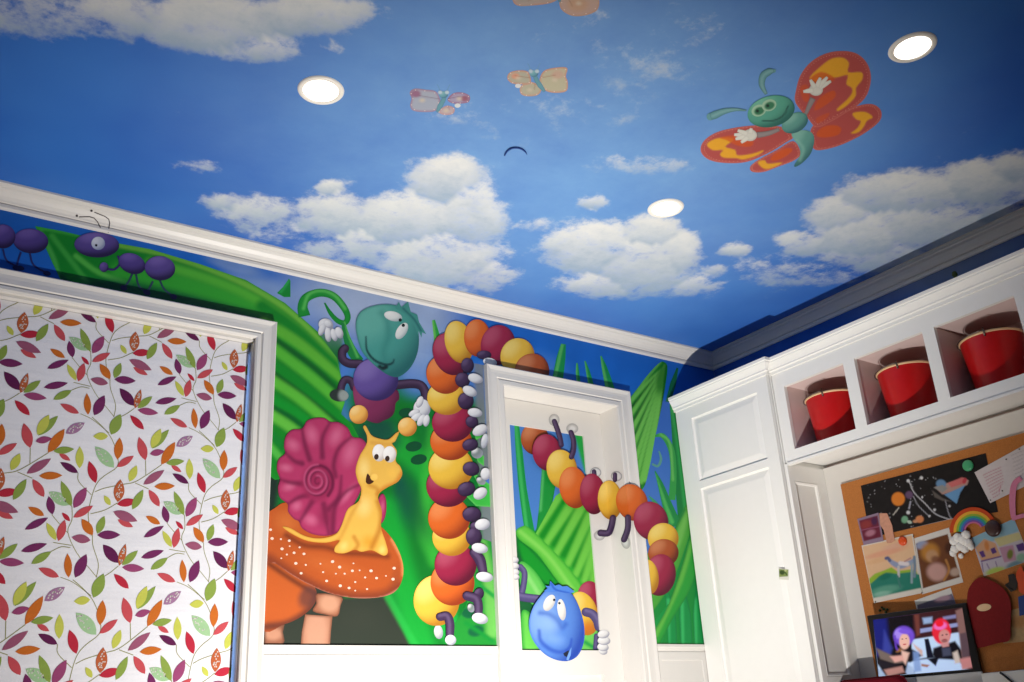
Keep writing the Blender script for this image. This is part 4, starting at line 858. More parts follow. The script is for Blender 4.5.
# ------------------------------------------------------------------ butterflies on the ceiling
tf = T(680, 30, 4.545)
WR, WE = (184, 80, 76), (204, 112, 102)
bf = []
def wing(outl, blot, lay):
    q = Part('wing', 'paint'); O = smooth_closed(tf(outl), 5)
    patch(q, O, WR, [('edge', 3, WE, .7)] + [('p', smooth_closed(tf(b), 3), c, 1.6, a) for b, c, a in blot], CEIL, lay, 1.3)
    n = len(O)
    for i in range(0, n, max(1, n // 44)):
        d = O[i] + (O.mean(0) - O[i]) * .085
        patch(q, ellipse(d[0], d[1], .42, .42, 0, 6), (226, 150, 132), [], CEIL, lay + 1, 1)
    bf.append(q)
YE, OG = (238, 172, 40), (216, 88, 28)
wing([(525, 330), (528, 270), (548, 205), (590, 150), (650, 112), (720, 96), (795, 104), (848, 148), (868, 215), (852, 290), (812, 338), (745, 382), (680, 420), (620, 442), (580, 400)],
     [([(590, 215), (640, 165), (690, 130), (740, 126), (768, 150), (764, 192), (825, 192), (828, 225), (800, 262), (798, 300), (762, 340), (722, 366), (714, 358), (760, 316), (782, 285), (780, 262), (756, 245), (762, 205), (715, 215), (660, 220), (610, 235)], YE, 1), ([(588, 225), (640, 190), (700, 215), (690, 235), (620, 250)], OG, .8), ([(660, 290), (700, 275), (705, 305), (650, 350), (610, 365), (625, 320)], OG, .8), ([(545, 262), (580, 250), (585, 320), (560, 320)], OG, .6), ([(620, 400), (680, 375), (660, 408), (625, 425)], OG, .6)], 3)
wing([(600, 440), (690, 388), (790, 350), (865, 336), (908, 358), (915, 398), (885, 436), (810, 486), (710, 530), (620, 546), (600, 510)],
     [([(785, 378), (840, 372), (876, 396), (850, 412), (835, 440), (810, 465), (776, 470), (806, 446), (822, 415), (800, 405)], YE, 1), ([(620, 470), (650, 440), (700, 432), (732, 446), (720, 476), (670, 488), (630, 486)], OG, .9)], 3)
wing([(475, 445), (420, 436), (340, 434), (250, 444), (165, 466), (108, 505), (94, 550), (128, 588), (200, 604), (300, 600), (400, 560), (480, 512), (515, 485)],
     [([(122, 520), (160, 495), (215, 488), (245, 500), (205, 530), (250, 545), (262, 570), (330, 562), (382, 546), (350, 570), (290, 588), (255, 582), (200, 580), (182, 565), (195, 545), (150, 546)], YE, 1), ([(180, 490), (250, 478), (330, 500), (320, 530), (260, 525), (210, 500)], OG, .8)], 3)
wing([(515, 505), (440, 545), (360, 588), (320, 620), (328, 644), (380, 645), (450, 620), (520, 592), (548, 560)],
     [([(410, 585), (440, 555), (490, 535), (512, 545), (480, 575), (430, 596)], OG, .9), ([(355, 600), (385, 592), (400, 608), (465, 602), (430, 622), (390, 632), (365, 618)], YE, 1)], 3)
BT, BTD, BTH = (96, 160, 150), (48, 104, 110), (140, 196, 182)
q = Part('abdomen', 'paint'); patch(q, smooth_closed(tf([(508, 470), (560, 455), (602, 470), (610, 510), (592, 565), (555, 605), (525, 622), (520, 612), (545, 570), (542, 530), (520, 500)]), 5), BT, [('ball', *tf([(560, 510)])[0], 14, 26, 20, BTD, BTH), rib(tf([(530, 500), (560, 540), (545, 590)]), 3, BTH, 4, .6)], CEIL, 6, 1.2); bf.append(q)
q = Part('thorax', 'paint'); ball(q, *tf([(522, 422)])[0], 14, 9.5, -28, BT, BTD, BTH, 7, CEIL); bf.append(q)
for pts in ([(452, 452), (400, 470), (350, 478)], [(570, 385), (590, 340), (605, 310)]):
    q = Part('arm', 'paint'); patch(q, ribbon(tf(pts), (3.5, 5, 6)), (150, 140, 140), [('edge', 1.5, (110, 92, 96), .6)], CEIL, 7, 1.2); bf.append(q)
def star(c, dirs, lay):
    q = Part('glove', 'paint'); cx, cy = c
    patch(q, ellipse(*tf([c])[0], 7, 6, 0), (222, 222, 212), [('edge', 2, (176, 172, 166), .6)], CEIL, lay, 1.2)
    for dx, dy in dirs: patch(q, ribbon(tf([(cx + dx * .2, cy + dy * .2), (cx + dx, cy + dy)]), (5, 4.6, 2.6), 4), (228, 228, 218), [('edge', 1, (186, 182, 176), .5)], CEIL, lay + 1, 1.1)
    bf.append(q)
star((618, 272), [(68, -40), (52, -58), (20, -56), (-26, -46), (-58, 8)], 8); star((318, 478), [(-56, -22), (-72, -2), (-66, 18), (-40, 34), (6, -32)], 8)
hd = Part('head', 'paint'); ball(hd, *tf([(414, 370)])[0], 24, 15.5, -14, (86, 166, 144), (40, 104, 96), (126, 196, 172), 9, CEIL, extra=(rib(tf([(375, 412), (430, 410), (472, 385), (492, 345)]), 1.4, (28, 70, 66), 1.2, .9),))
for c, r in (((358, 366), -20), ((405, 342), -20)):
    e = hd.sub('eye'); patch(e, ellipse(*tf([c])[0], 7.4, 5.8, r, 24), (166, 206, 176), [('b', *tf([(c[0] + 2, c[1] + 2)])[0], 5.2, 3.8, r, (40, 120, 84), .4, .95), ('b', *tf([(c[0] - 6, c[1] + 2)])[0], 1.6, 1.6, 0, (14, 44, 36), .6, 1)], CEIL, 12, 1.0)
bf.append(hd)
for pts, w in (([(392, 292), (372, 250), (378, 210), (405, 190), (428, 186)], (3, 6, 7.5, 7, 3)), ([(302, 366), (250, 362), (200, 370), (160, 386), (138, 394)], (1.5, 3.5, 6, 8, 7))):
    q = Part('antenna', 'paint'); patch(q, ellipse(*tf([pts[-1]])[0], w[-1] / 2 + .3, w[-1] / 2 + .3, 0, 16), (104, 160, 166), [], CEIL, 8, 1.2); patch(q, ribbon(tf(pts), w), (96, 152, 160), [rib(tf(pts), 2.5, (140, 190, 190), 3, .6), ('edge', 1.5, (56, 106, 120), .6)], CEIL, 8, 1.2); bf.append(q)
thing('painted_butterfly', bf, 'large red-winged butterfly with a teal body painted on the blue ceiling', 'painted butterfly', 'butterflies painted on the ceiling')
tg = T(390, 0, 4.264)
def small_fly(wings, body, eyes, hand, label, faint):
    pr = []
    for o, c, e, b in wings:
        q = Part('wing', 'paint'); patch(q, smooth_closed(tg(o), 5), tuple(.86 * a + .14 * b for a, b in zip(c, (120, 168, 224))), [('edge', 2.8, tuple(.9 * a + .1 * b for a, b in zip(e, (120, 168, 224))), .75)] + ([('b', *tg([b[0]])[0], b[1], b[1] * .7, 0, b[2], .9, .8)] if b else []) + [('b', *tg([np.mean(o, 0)])[0], 5, 3.5, 0, (214, 200, 178), 1, .8), ('s', tg([body[1], np.mean(o, 0) * .6 + np.array(o[2]) * .4]), .8, tuple(.7 * a for a in e), 1.2, .6)], CEIL, 2, 1.1); pr.append(q)
        O_ = smooth_closed(tg(o), 2)
        for d_ in O_[::2]:
            d_ = d_ + (O_.mean(0) - d_) * .12; patch(q, ellipse(d_[0], d_[1], .6, .5, 0, 7), (232, 216, 206), [], CEIL, 3, 1)
    q = Part('body', 'paint'); patch(q, ribbon(tg(body), (3, 4.5, 5, 2.5)), (104, 160, 176), [('edge', 1.2, (70, 120, 150), .5)], CEIL, 4, 1.0); pr.append(q)
    if eyes:
        hx, hy = np.mean(eyes, 0) + [0, 10]; q = Part('head', 'paint'); ball(q, *tg([(hx, hy)])[0], 4.4, 3.4, 0, (112, 170, 184), (70, 124, 150), (150, 200, 206), 4, CEIL, sp=1); pr.append(q)
        for sx_, (x, y) in zip((-1, 1), eyes):
            q = Part('antenna', 'paint'); patch(q, ribbon(tg([(x, y), (x + sx_ * 6, y - 22), (x + sx_ * 14, y - 34)]), .7, 4), (110, 160, 200), [], CEIL, 3, 1); pr.append(q)
    for x, y in eyes:
        q = Part('eye', 'paint'); patch(q, ellipse(*tg([(x, y)])[0], 2.3, 2.0, 0, 14), (190, 212, 224), [('edge', 1, (110, 150, 190), .5)], CEIL, 5, .8); pr.append(q)
    if hand:
        q = Part('glove', 'paint'); patch(q, ellipse(*tg([hand])[0], 3, 2.2, 0, 14), (222, 226, 230), [], CEIL, 5, .9); pr.append(q)
    thing('painted_butterfly', pr, label, 'painted butterfly', 'butterflies painted on the ceiling')
small_fly([([(198, 392), (150, 382), (105, 378), (84, 395), (92, 420), (86, 450), (100, 472), (150, 478), (195, 472), (215, 440)], (176, 178, 190), (168, 110, 140), ((110, 400), 5, (150, 80, 120))), ([(245, 425), (270, 398), (310, 395), (340, 410), (335, 435), (300, 442), (265, 440)], (176, 160, 184), (160, 86, 120), ((318, 420), 4, (150, 70, 90))), ([(215, 465), (245, 450), (275, 462), (268, 485), (232, 490), (205, 478)], (200, 176, 176), (206, 146, 140), None)],
          [(238, 395), (228, 425), (212, 455), (200, 478)], [(214, 394), (243, 394)], (288, 450), 'small pale butterfly with mauve wing tips painted left of the other small one', 1)
small_fly([([(590, 308), (550, 300), (510, 310), (500, 335), (520, 355), (560, 360), (600, 355)], (190, 180, 150), (222, 140, 110), ((535, 325), 4, (226, 150, 120))), ([(560, 365), (605, 350), (645, 375), (630, 405), (580, 410), (555, 395)], (196, 184, 150), (220, 150, 120), None), ([(640, 330), (660, 300), (710, 288), (755, 290), (750, 325), (758, 350), (752, 388), (700, 396), (660, 385), (640, 360)], (204, 190, 150), (222, 140, 112), ((715, 318), 6, (206, 168, 150)))],
          [(615, 305), (622, 335), (640, 365), (660, 390)], [(600, 304), (627, 304)], (546, 366), 'small pale yellow butterfly with peach edges painted at the centre top', 1)
small_fly([([(518, -60), (522, 0), (545, 24), (600, 24), (680, 14), (722, -10), (730, -60)], (196, 168, 150), (210, 140, 110), ((580, 0), 9, (180, 168, 160))), ([(735, -40), (722, 10), (735, 45), (780, 68), (840, 64), (885, 40), (890, -10), (850, -60)], (206, 164, 140), (206, 150, 120), ((800, 20), 10, (200, 160, 130)))],
          [(740, -90), (735, -60), (728, -30), (722, 8)], [], None, 'peach butterfly painted at the top edge, mostly cut off by the frame', 1)
# ================================================================== THE PRINTED SHADE
SHP = Pl((0, 3.025, 1), (0, -1, 0))
sx0, sx1, sz0, sz1 = -.335, 1.0715, .76, 2.3185
sd = Part('fabric', 'fabric'); FB = pc((240, 240, 246))
nu, nv = 60, 60
V = []
for j in range(nv + 1):
    for i in range(nu + 1):
        x = sx0 + (sx1 - sx0) * i / nu; z = sz0 + (sz1 - sz0) * j / nv; V.append((x, 3.025 , z))
sd.add(V, [(j * (nu + 1) + i, j * (nu + 1) + i + 1, (j + 1) * (nu + 1) + i + 1, (j + 1) * (nu + 1) + i) for j in range(nv) for i in range(nu)], FB)
box(sd, sx0, sx1, 3.0252, 3.0285, sz0, sz1); sd.Cc[-1] = np.tile(FB, (8, 1))
cp = T(40, 420, 6.82)
LC = dict(o=(206, 112, 44), p=(120, 48, 98), dp=(100, 36, 82), m=(158, 74, 118), s=(204, 84, 92), r=(190, 48, 68), y=(202, 206, 92), g=(142, 166, 78), l=(166, 204, 156), v=(160, 90, 118), b=(190, 100, 62), k=(168, 124, 160))
LV = [((828, 305), (922, 150), 65, 'o'), ((750, 232), (848, 212), 45, 'm'), ((760, 190), (825, 60), 60, 'y'), ((765, 195), (880, 65), 52, 'g'), ((930, 180), (1042, 110), 60, 'k'), ((860, 295), (985, 280), 45, 'g'), ((895, 310), (965, 355), 32, 's'), ((720, 275), (675, 115), 65, 's'), ((380, 430), (335, 280), 62, 'r'),
      ((270, 330), (272, 180), 58, 'y'), ((260, 360), (138, 288), 50, 'dp'), ((780, 455), (920, 450), 50, 'o'), ((705, 440), (848, 342), 55, 'v'), ((465, 110), (362, 112), 52, 'y'), ((485, 100), (550, -40), 78, 'g'), ((505, 325), (375, 180), 85, 'l'), ((528, 270), (545, 120), 62, 'o'), ((525, 320), (640, 245), 48, 's'), ((610, 420), (660, 310), 55, 'y'),
      ((530, 560), (550, 405), 74, 'b'), ((630, 610), (705, 475), 55, 'g'), ((525, 575), (662, 550), 55, 'r'), ((815, 590), (742, 475), 54, 's'), ((230, 600), (318, 460), 70, 'm'), ((200, 580), (60, 490), 78, 'l'), ((215, 590), (145, 415), 60, 'g'), ((228, 665), (362, 585), 50, 's'), ((85, 645), (60, 520), 58, 'p'), ((480, 582), (438, 515), 38, 'y'), ((500, 625), (665, 690), 66, 'v'), ((530, 680), (635, 730), 45, 's'), ((205, 690), (150, 632), 32, 'r'),
      ((360, 785), (285, 675), 64, 'o'), ((390, 775), (440, 655), 55, 'g'), ((390, 785), (548, 783), 60, 'p'), ((345, 820), (215, 800), 60, 'v'), ((125, 825), (170, 680), 60, 's'), ((110, 820), (45, 700), 50, 'y'), ((708, 800), (845, 723), 46, 'p'), ((820, 710), (722, 655), 45, 'o'), ((535, 975), (430, 850), 76, 'dp'), ((540, 995), (585, 845), 48, 'b'), ((560, 990), (668, 890), 50, 'g'), ((560, 1005), (712, 1015), 55, 'm'), ((605, 1150), (505, 1050), 56, 'r'), ((240, 1075), (318, 915), 75, 'p'), ((195, 1075), (188, 910), 55, 'o'), ((130, 1070), (-10, 1010), 56, 's'), ((690, 940), (845, 890), 50, 'p'), ((755, 1020), (872, 940), 50, 'g')]
SW = [[(355, -20), (430, 50), (490, 130), (528, 240), (525, 320), (440, 380), (390, 430), (360, 500), (335, 600), (330, 670), (350, 790)], [(375, 490), (440, 465), (560, 440), (640, 425), (720, 380), (830, 305)], [(345, 640), (440, 615), (530, 565)], [(650, 430), (740, 470)], [(260, 360), (265, 420), (350, 510)], [(218, 585), (218, 680), (190, 765), (250, 905), (340, 1015), (385, 1070)], [(80, 645), (130, 705), (190, 770)], [(385, 1075), (398, 980), (362, 860), (358, 785)], [(432, 1070), (480, 1040), (535, 995)], [(140, 1072), (230, 1110), (350, 1200)], [(90, 835), (150, 845), (215, 855)], [(720, 275), (722, 375)], [(870, 940), (930, 910), (985, 915)]]
def leafshape(a, b, w):
    a, b = np.array(a, float), np.array(b, float); d = b - a; n = np.array([-d[1], d[0]]) / (np.linalg.norm(d) + 1e-9); ts_ = np.linspace(0, 1, 9)
    pr = np.sin(np.pi * ts_ ** .92) ** .85 * w / 2
    return [tuple(a + d * t + n * q) for t, q in zip(ts_, pr)] + [tuple(a + d * t - n * q) for t, q in list(zip(ts_, pr))[::-1][1:-1]]
shapes = []
for s_ in SW: shapes.append((SHP(ribbon(cp(s_), 5.2 / 6.82, 4), .0004), (150, 150, 96), 0))
for k, (a, b, w, c) in enumerate(LV):
    shapes.append((SHP(cp(leafshape(a, b, w)), .0007 + (k % 3) * .0001), LC[c], 1))
    if c in 'lbk':   # speckled or netted leaves
        rr = random.Random(k)
        for _ in range(16):
            t, q = rr.uniform(.15, .9), rr.uniform(-.3, .3); a_, b_ = np.array(a, float), np.array(b, float); d = b_ - a_; n = np.array([-d[1], d[0]]) / np.linalg.norm(d)
            pt = a_ + d * t + n * q * w * math.sin(math.pi * t); shapes.append((SHP(cp([(pt[0] + 5 * math.cos(x), pt[1] + 5 * math.sin(x)) for x in np.linspace(0, 5.2, 6)]), .0011), (222, 216, 212), 0))
    if False: shapes.append((SHP(ribbon(cp([a, ((a[0] + b[0]) / 2 + 3, (a[1] + b[1]) / 2), b]), .5, 3), .0011), tuple(min(255, x + 34) for x in LC[c]), 0))
T1, T2 = np.array([.3284, 0, 0]), np.array([0, 0, -.4896])
for V3, c, kind in shapes:
    n = len(V3)
    for i in range(-5, 4):
        for j in range(-1, 3):
            W = V3 + T1 * i + T2 * j
            if W[:, 0].max() < sx0 or W[:, 0].min() > sx1 or W[:, 2].min() > sz1 or W[:, 2].max() < 1.05: continue
            if kind == 1: Vv, F = np.concatenate([W, W.mean(0)[None]]), [(k, (k + 1) % n, n) for k in range(n)]
            elif n == 6: Vv, F = W, [tuple(range(n))]
            else: h = n // 2; Vv, F = W, [(k, k + 1, n - 2 - k, n - 1 - k) for k in range(h - 1)]
            cl = np.tile(pc(c), (len(Vv), 1))
            for cc in ((0, sx0, True), (0, sx1, False), (2, sz1, False)):
                if len(F): Vv, F, cl = clip(Vv, F, cl, *cc)
            if len(F): sd.add(Vv, F, cl)
hb = Part('headrail', 'trim'); box(hb, sx0, sx1, 3.0295, 3.06, 2.285, 2.3185)
bb = Part('hem_bar', 'fabric'); box(bb, sx0, sx1, 3.019, 3.0248, .76, .785); bb.Cc[-1] = np.tile(FB, (8, 1))
thing('roman_shade', [sd, hb, bb], 'window shade of pale fabric printed with red, orange, purple and green leaves', 'window shade')
# ================================================================== CORKBOARD AND WHAT IS PINNED TO IT
XW = XR - .05
def quad_sheet(p, quad, off, color, ops, sp=1.2, thick=.0012):
    """a sheet of paper: printed face, edges and back"""
    pl = Pl((XW - .012, 0, 1), (-1, 0, 0)); patch(p, quad, color, ops, pl, 0, sp, off=off)
    f = pl(quad, off - .0001); b = pl(quad, off - thick); n = len(quad)
    p.add(np.concatenate([f, b]), [tuple(range(n, 2 * n))] + [(i, (i + 1) % n, n + (i + 1) % n, n + i) for i in range(n)], pc((225, 222, 215)))
p = Part('corkboard', 'cork'); box(p, XW - .012, XW - .0003, 1.3, 2.365, 1.13, 1.886)
thing('corkboard', p, 'brown corkboard covered in pinned drawings under the cubbies', 'corkboard')
r9 = random.Random(9)
sp0 = T(844, 440, 5.683)
ops = [('n', .2, .3)]
for _ in range(70):
    x, y = r9.uniform(130, 560), r9.uniform(200, 500); ops.append(('b', *sp0([(x, y)])[0], *(r9.uniform(.25, .8),) * 2, 0, (190, 190, 194), .8, r9.uniform(.3, .9)))
for x, y, r in ((365, 232, 1.6), (440, 215, 1.6), (365, 412, 1.8), (445, 325, 1), (515, 397, 1.3), (485, 432, 1.2), (600, 375, 1)): ops.append(('b', *sp0([(x, y)])[0], r, r, 0, (222, 222, 226), .7))
ops += [rib(sp0([(370, 235), (400, 300), (460, 360), (520, 420), (600, 452)]), 1, (200, 200, 206), .8), rib(sp0([(395, 320), (420, 370), (480, 430)]), .8, (170, 170, 178), .8), rib(sp0([(280, 425), (312, 385)]), 1.1, (196, 190, 180), .8), rib(sp0([(370, 390), (378, 350)]), 1.4, (176, 174, 190), 1), rib(sp0([(575, 340), (600, 430), (640, 470)]), .9, (160, 160, 168), .8),
        ('b', *sp0([(308, 335)])[0], 6.6, 6.8, 0, (226, 132, 50), .3), ('b', *sp0([(370, 312)])[0], 3.8, 3.8, 0, (104, 78, 110), .5), ('b', *sp0([(345, 452)])[0], 3.2, 3.6, 20, (122, 176, 140), .5), ('b', *sp0([(372, 466)])[0], 2.5, 1.6, 20, (186, 206, 190), .6), ('b', *sp0([(430, 450)])[0], 4, 3.6, 0, (222, 140, 88), .4), ('b', *sp0([(405, 462)])[0], 2.4, 1.6, 0, (210, 150, 110), .6),
        ('p', sp0([(500, 285), (560, 330), (610, 350), (560, 345), (515, 325)]), (110, 102, 96), 1.5, .8), ('p', sp0([(515, 268), (600, 240), (680, 215), (710, 230), (700, 255), (610, 295), (560, 310)]), (188, 150, 140), 1), ('p', sp0([(590, 245), (670, 212), (700, 225), (690, 245), (610, 270)]), (214, 116, 116), 1.2), ('b', *sp0([(685, 232)])[0], 2, 3, 20, (200, 70, 80), .6), ('p', sp0([(570, 310), (640, 280), (690, 255), (660, 300), (640, 362)]), (110, 160, 206), 1), ('b', *sp0([(552, 250)])[0], 5, 4.4, 20, (110, 150, 190), .5), ('p', sp0([(510, 270), (560, 255), (590, 275), (560, 300)]), (150, 150, 148), 1.2)]
p = Part('space_painting', 'paper'); quad_sheet(p, [(860.7, 485.7), (985.6, 453.2), (998, 512), (949.6, 519.4), (897, 531.5), (870, 538)], .0018, (30, 26, 26), ops, 1.0)
thing('space_painting', p, 'black space painting with orange planets and a rocket on the corkboard', 'drawing')
tr = T(934, 430, 11.37)
lines = [('n', .3, .05)]
for k in range(9):
    y0 = 520 + k * 32; lines.append(rib(tr([(560 + k * 14, y0 - 6), (640 + k * 12, y0 - 46), (760 - max(0, k - 5) * 20 + k * 6, y0 - 96)]), .8, (196, 110, 130), .9, .75))
for k in range(7): lines.append(rib(tr([(880 + k * 8, 290 + k * 42), (960 + k * 8, 255 + k * 42), (1010, 236 + k * 42)]), .6, (150, 140, 150), .8, .6))
p = Part('letter', 'paper'); quad_sheet(p, [(974.4, 472.4), (1020.2, 447.2), (1032, 440.5), (1046, 476), (990.2, 503.2)], .0034, (222, 212, 212), lines)
thing('letter', p, 'white handwritten letter with rose lines pinned at the upper right of the corkboard', 'letter')
t1 = T(844, 500, 11.37)
p = Part('pink_photo', 'paper'); quad_sheet(p, [(857.2, 519), (878.4, 512.6), (883.6, 541), (863.6, 545.2)], .0034, (150, 128, 150), [('p', t1([(170, 235), (380, 175), (425, 420), (225, 470)]), (112, 40, 60), 1.5), ('b', *t1([(250, 280)])[0], 6, 4, -15, (150, 60, 58), .9, .8), ('b', *t1([(345, 240)])[0], 3, 4, 0, (78, 38, 74), .8), ('b', *t1([(300, 375)])[0], 5, 3, -20, (190, 130, 150), .9, .8), rib(t1([(190, 345), (400, 300)]), .8, (160, 90, 120), 1)], .9)
thing('photo_card', p, 'small maroon and mauve photo card at the left edge of the corkboard', 'photo')
p = Part('paper_strip', 'paper'); quad_sheet(p, t1([(400, 150), (490, 150), (520, 220), (548, 290), (562, 380), (580, 460), (540, 488), (490, 492), (475, 440), (450, 340), (410, 285)]), .0052, (214, 156, 130), [('edge', .8, (190, 130, 108), .6), ('n', .4, .15)], .9)
thing('paper_strip', p, 'peach paper strip beside the maroon photo card', 'paper')
t2 = T(844, 550, 11.37)
p = Part('horse_drawing', 'paper')
hq = [(861.5, 545.6), (912.8, 533.8), (922.4, 593), (874, 603.2)]
quad_sheet(p, hq, .0026, (228, 220, 208), [('p', [(862.4, 546.5), (912, 535.3), (918, 576), (870, 583)], (232, 190, 150), 1), ('b', 885, 553, 20, 3, -14, (230, 160, 130), .9, .7), ('b', 880, 560, 14, 2.5, -14, (226, 176, 130), .9, .6), ('b', 895, 546, 14, 3, -14, (224, 168, 150), .9, .5),
      ('p', t2([(270, 340), (350, 270), (460, 230), (540, 195), (600, 240), (760, 220), (830, 250), (840, 430), (600, 480), (330, 520)]), (150, 186, 60), 1.5), ('p', t2([(285, 400), (400, 300), (480, 258), (600, 270), (760, 250), (860, 280), (885, 430), (640, 480), (335, 545)]), (44, 128, 110), 2), ('b', *t2([(480, 450)])[0], 14, 4, -10, (110, 176, 150), .9, .7), ('b', *t2([(470, 300)])[0], 7, 3, -20, (24, 110, 90), .9, .7), ('b', *t2([(430, 500)])[0], 9, 2.6, -10, (150, 200, 180), .9, .7),
      rib(t2([(500, 100), (560, 150), (640, 180), (740, 150), (790, 120)]), (3, 5, 6, 5, 4), (150, 160, 190), 2), rib(t2([(478, 95), (500, 90), (520, 120)]), 3, (96, 100, 140), 1.5), rib(t2([(640, 150), (720, 160)]), 4, (232, 222, 224), 2), rib(t2([(620, 190), (622, 300)]), 2.4, (206, 200, 200), 1.2), rib(t2([(610, 300), (640, 420)]), 2, (70, 130, 120), 1.2), rib(t2([(800, 80), (805, 200), (800, 300)]), 3, (120, 140, 160), 1.5), rib(t2([(770, 150), (770, 370)]), 2.2, (150, 170, 180), 1.5), rib(t2([(690, 130), (760, 90)]), 1.4, (190, 140, 140), 1)], .9)
thing('horse_drawing', p, "child's drawing of a pale horse on a green hill under a peach sky", 'drawing')
t3 = T(934, 530, 11.37)
p = Part('brown_photo', 'paper'); quad_sheet(p, [(914.2, 538.4), (948.9, 527.6), (963.3, 582.2), (922, 594.4)], .0012, (226, 220, 212), [('p', [(916, 543.5), (947.6, 534), (960, 577), (923, 588.5)], (112, 66, 38), 1), ('b', 922, 545, 6, 4, -15, (150, 160, 190), .8), ('b', 930, 552, 9, 9, 0, (190, 130, 56), .8), ('b', 932, 556, 6, 6, 0, (196, 150, 110), .7), ('b', 936, 560, 5, 4, 20, (120, 70, 50), .9, .8), ('b', 937, 572, 10, 9, 10, (206, 160, 150), .6), rib([(946, 560), (949, 570), (944, 580)], 2.2, (190, 130, 70), 1.5), ('b', 955, 572, 5, 4, -15, (196, 168, 150), .8), ('b', 950, 548, 5, 6, 0, (76, 44, 30), .9)], .9)
thing('photo_print', p, 'white-bordered photo of a golden-haired figure on brown, in the middle of the corkboard', 'photo')
p = Part('grey_photo', 'paper'); quad_sheet(p, [(914.6, 600.6), (950.6, 587.6), (956.5, 606), (919, 618)], .0024, (226, 222, 216), [('p', [(917, 605), (952.6, 593.5), (957, 606), (919, 618)], (104, 98, 122), 1), ('b', 943, 599, 8, 3, -16, (172, 140, 154), .7)], .9)
thing('photo_print', p, 'small photo strip with a white border poking up behind the computer screen', 'photo')
p = Part('house_drawing', 'paper')
quad_sheet(p, [(971.2, 538), (1014, 518.6), (1031, 560), (1000, 571), (984, 576.3)], .0012, (206, 196, 206), [('p', [(971, 537), (1014, 518), (1019, 531), (976, 548)], (150, 190, 206), 1.5), ('p', t3([(680, 100), (980, 20), (1020, 100), (740, 190)]), (216, 206, 150), 1.2), ('p', t3([(470, 200), (570, 100), (700, 150), (760, 300), (540, 350)]), (222, 170, 130), 1), ('b', *t3([(600, 180)])[0], 2.4, 5, -10, (220, 140, 80), .8), ('p', t3([(510, 250), (560, 232), (590, 300), (545, 315)]), (96, 62, 130), .8), ('p', t3([(640, 215), (690, 195), (715, 255), (665, 275)]), (96, 62, 130), .8), ('p', t3([(930, 170), (1020, 140), (1040, 230), (960, 245)]), (96, 62, 130), 1), ('p', t3([(740, 200), (900, 170), (940, 340), (800, 370)]), (200, 150, 170), 1.2), ('b', *t3([(865, 275)])[0], 3, 5, 10, (130, 134, 60), .7), rib(t3([(540, 355), (760, 300)]), 1.4, (110, 76, 140), 1), rib(t3([(545, 370), (560, 480)]), 1, (130, 100, 150), .8), rib(t3([(600, 385), (640, 460)]), .9, (130, 100, 150), .8), rib(t3([(700, 360), (720, 430)]), .9, (130, 100, 150), .8), ('b', *t3([(700, 470)])[0], 10, 4, -14, (186, 206, 96), .8), ('b', *t3([(920, 400)])[0], 9, 4, -20, (120, 150, 160), .8), ('b', *t3([(990, 310)])[0], 5, 4, -20, (150, 190, 160), .8)], .9)
thing('house_drawing', p, "child's drawing of a peach house with purple windows and a blue sky strip", 'drawing')
# rainbow cut-out with cotton clouds
PIN = Pl((XW - .012, 0, 1), (-1, 0, 0))
def slab(p, outline, off, th, col=None):
    f = PIN(outline, off + th); b = PIN(outline, off); n = len(outline)
    p.add(np.concatenate([f, b]), [tuple(range(n)), tuple(range(n, 2 * n))[::-1]] + [(i, (i + 1) % n, n + (i + 1) % n, n + i) for i in range(n)], pc(col) if col else None)
rb = []
rc = np.array([973.5, 531.0])
bands = [(23.8, 20.0, (206, 76, 34)), (20.0, 17.2, (238, 176, 60)), (17.2, 15.0, (150, 180, 60)), (15.0, 13.0, (60, 164, 130)), (13.0, 11.0, (70, 120, 190)), (11.0, 9.3, (120, 84, 160)), (9.3, 7.8, (206, 110, 150))]
for k, (ro, ri, c) in enumerate(bands):
    a = np.radians(np.linspace(176, 333, 30)); q = Part('stripe', 'paper')
    o = np.stack([rc[0] + ro * np.cos(a), rc[1] + ro * 1.0 * np.sin(a)], 1); i_ = np.stack([rc[0] + ri * np.cos(a), rc[1] + ri * np.sin(a)], 1)
    slab(q, np.concatenate([o, i_[::-1]]), .004, .004 + .0004 * k, c); rb.append(q)
def puff(spots):
    q = Part('cotton_puff', 'cotton')
    for (x, y, r) in spots:
        c = PIN([(x, y)], .014)[0]; rr = r * .0036
        bm_ = bmesh.new(); bmesh.ops.create_icosphere(bm_, subdivisions=3, radius=1)
        V = np.array([v.co[:] for v in bm_.verts]); F = [[v.index for v in f.verts] for f in bm_.faces]; bm_.free()
        nn = np.array([1 + .22 * mnoise.noise(Vector(v) * 2.6 + Vector((x, y, r))) for v in V])
        q.add(c + V * nn[:, None] * rr * np.array([.7, 1, 1]), F, smooth=True)
    return q
rb.append(puff([(954, 541, 4.6), (958, 538, 5), (955, 549, 4.2), (953, 553, 3.6), (963, 540, 5), (968, 543, 4.6), (966, 535, 4.4), (965, 549, 4), (961, 556, 2.6), (971, 547, 3.2), (960, 546, 4.4)]))
thing('rainbow', rb, 'cut-out paper rainbow with white cotton clouds pinned over the black painting', 'rainbow craft')
def button(x, y, r, m, label, name='round_pin', off=.0035):
    p = Part(name, m); c = PIN([(x, y)], off)[0]; k = r * .0034
    lathe(p, c, [(0, 0), (k, 0), (k * 1.04, .002), (k, .005), (k * .7, .0075), (k * .35, .0088), (0, .009)], 24, axis=0)
    thing(name, p, label, 'pin', 'round pins on the corkboard')
button(968.3, 465.6, 5.8, 'green', 'green round pin on the black space painting')
button(903, 541, 4.9, 'orange', 'orange round pin at the top of the horse drawing')
button(993.4, 528.4, 8.2, 'brown', 'dark brown dome pin over the end of the rainbow', off=.0095)
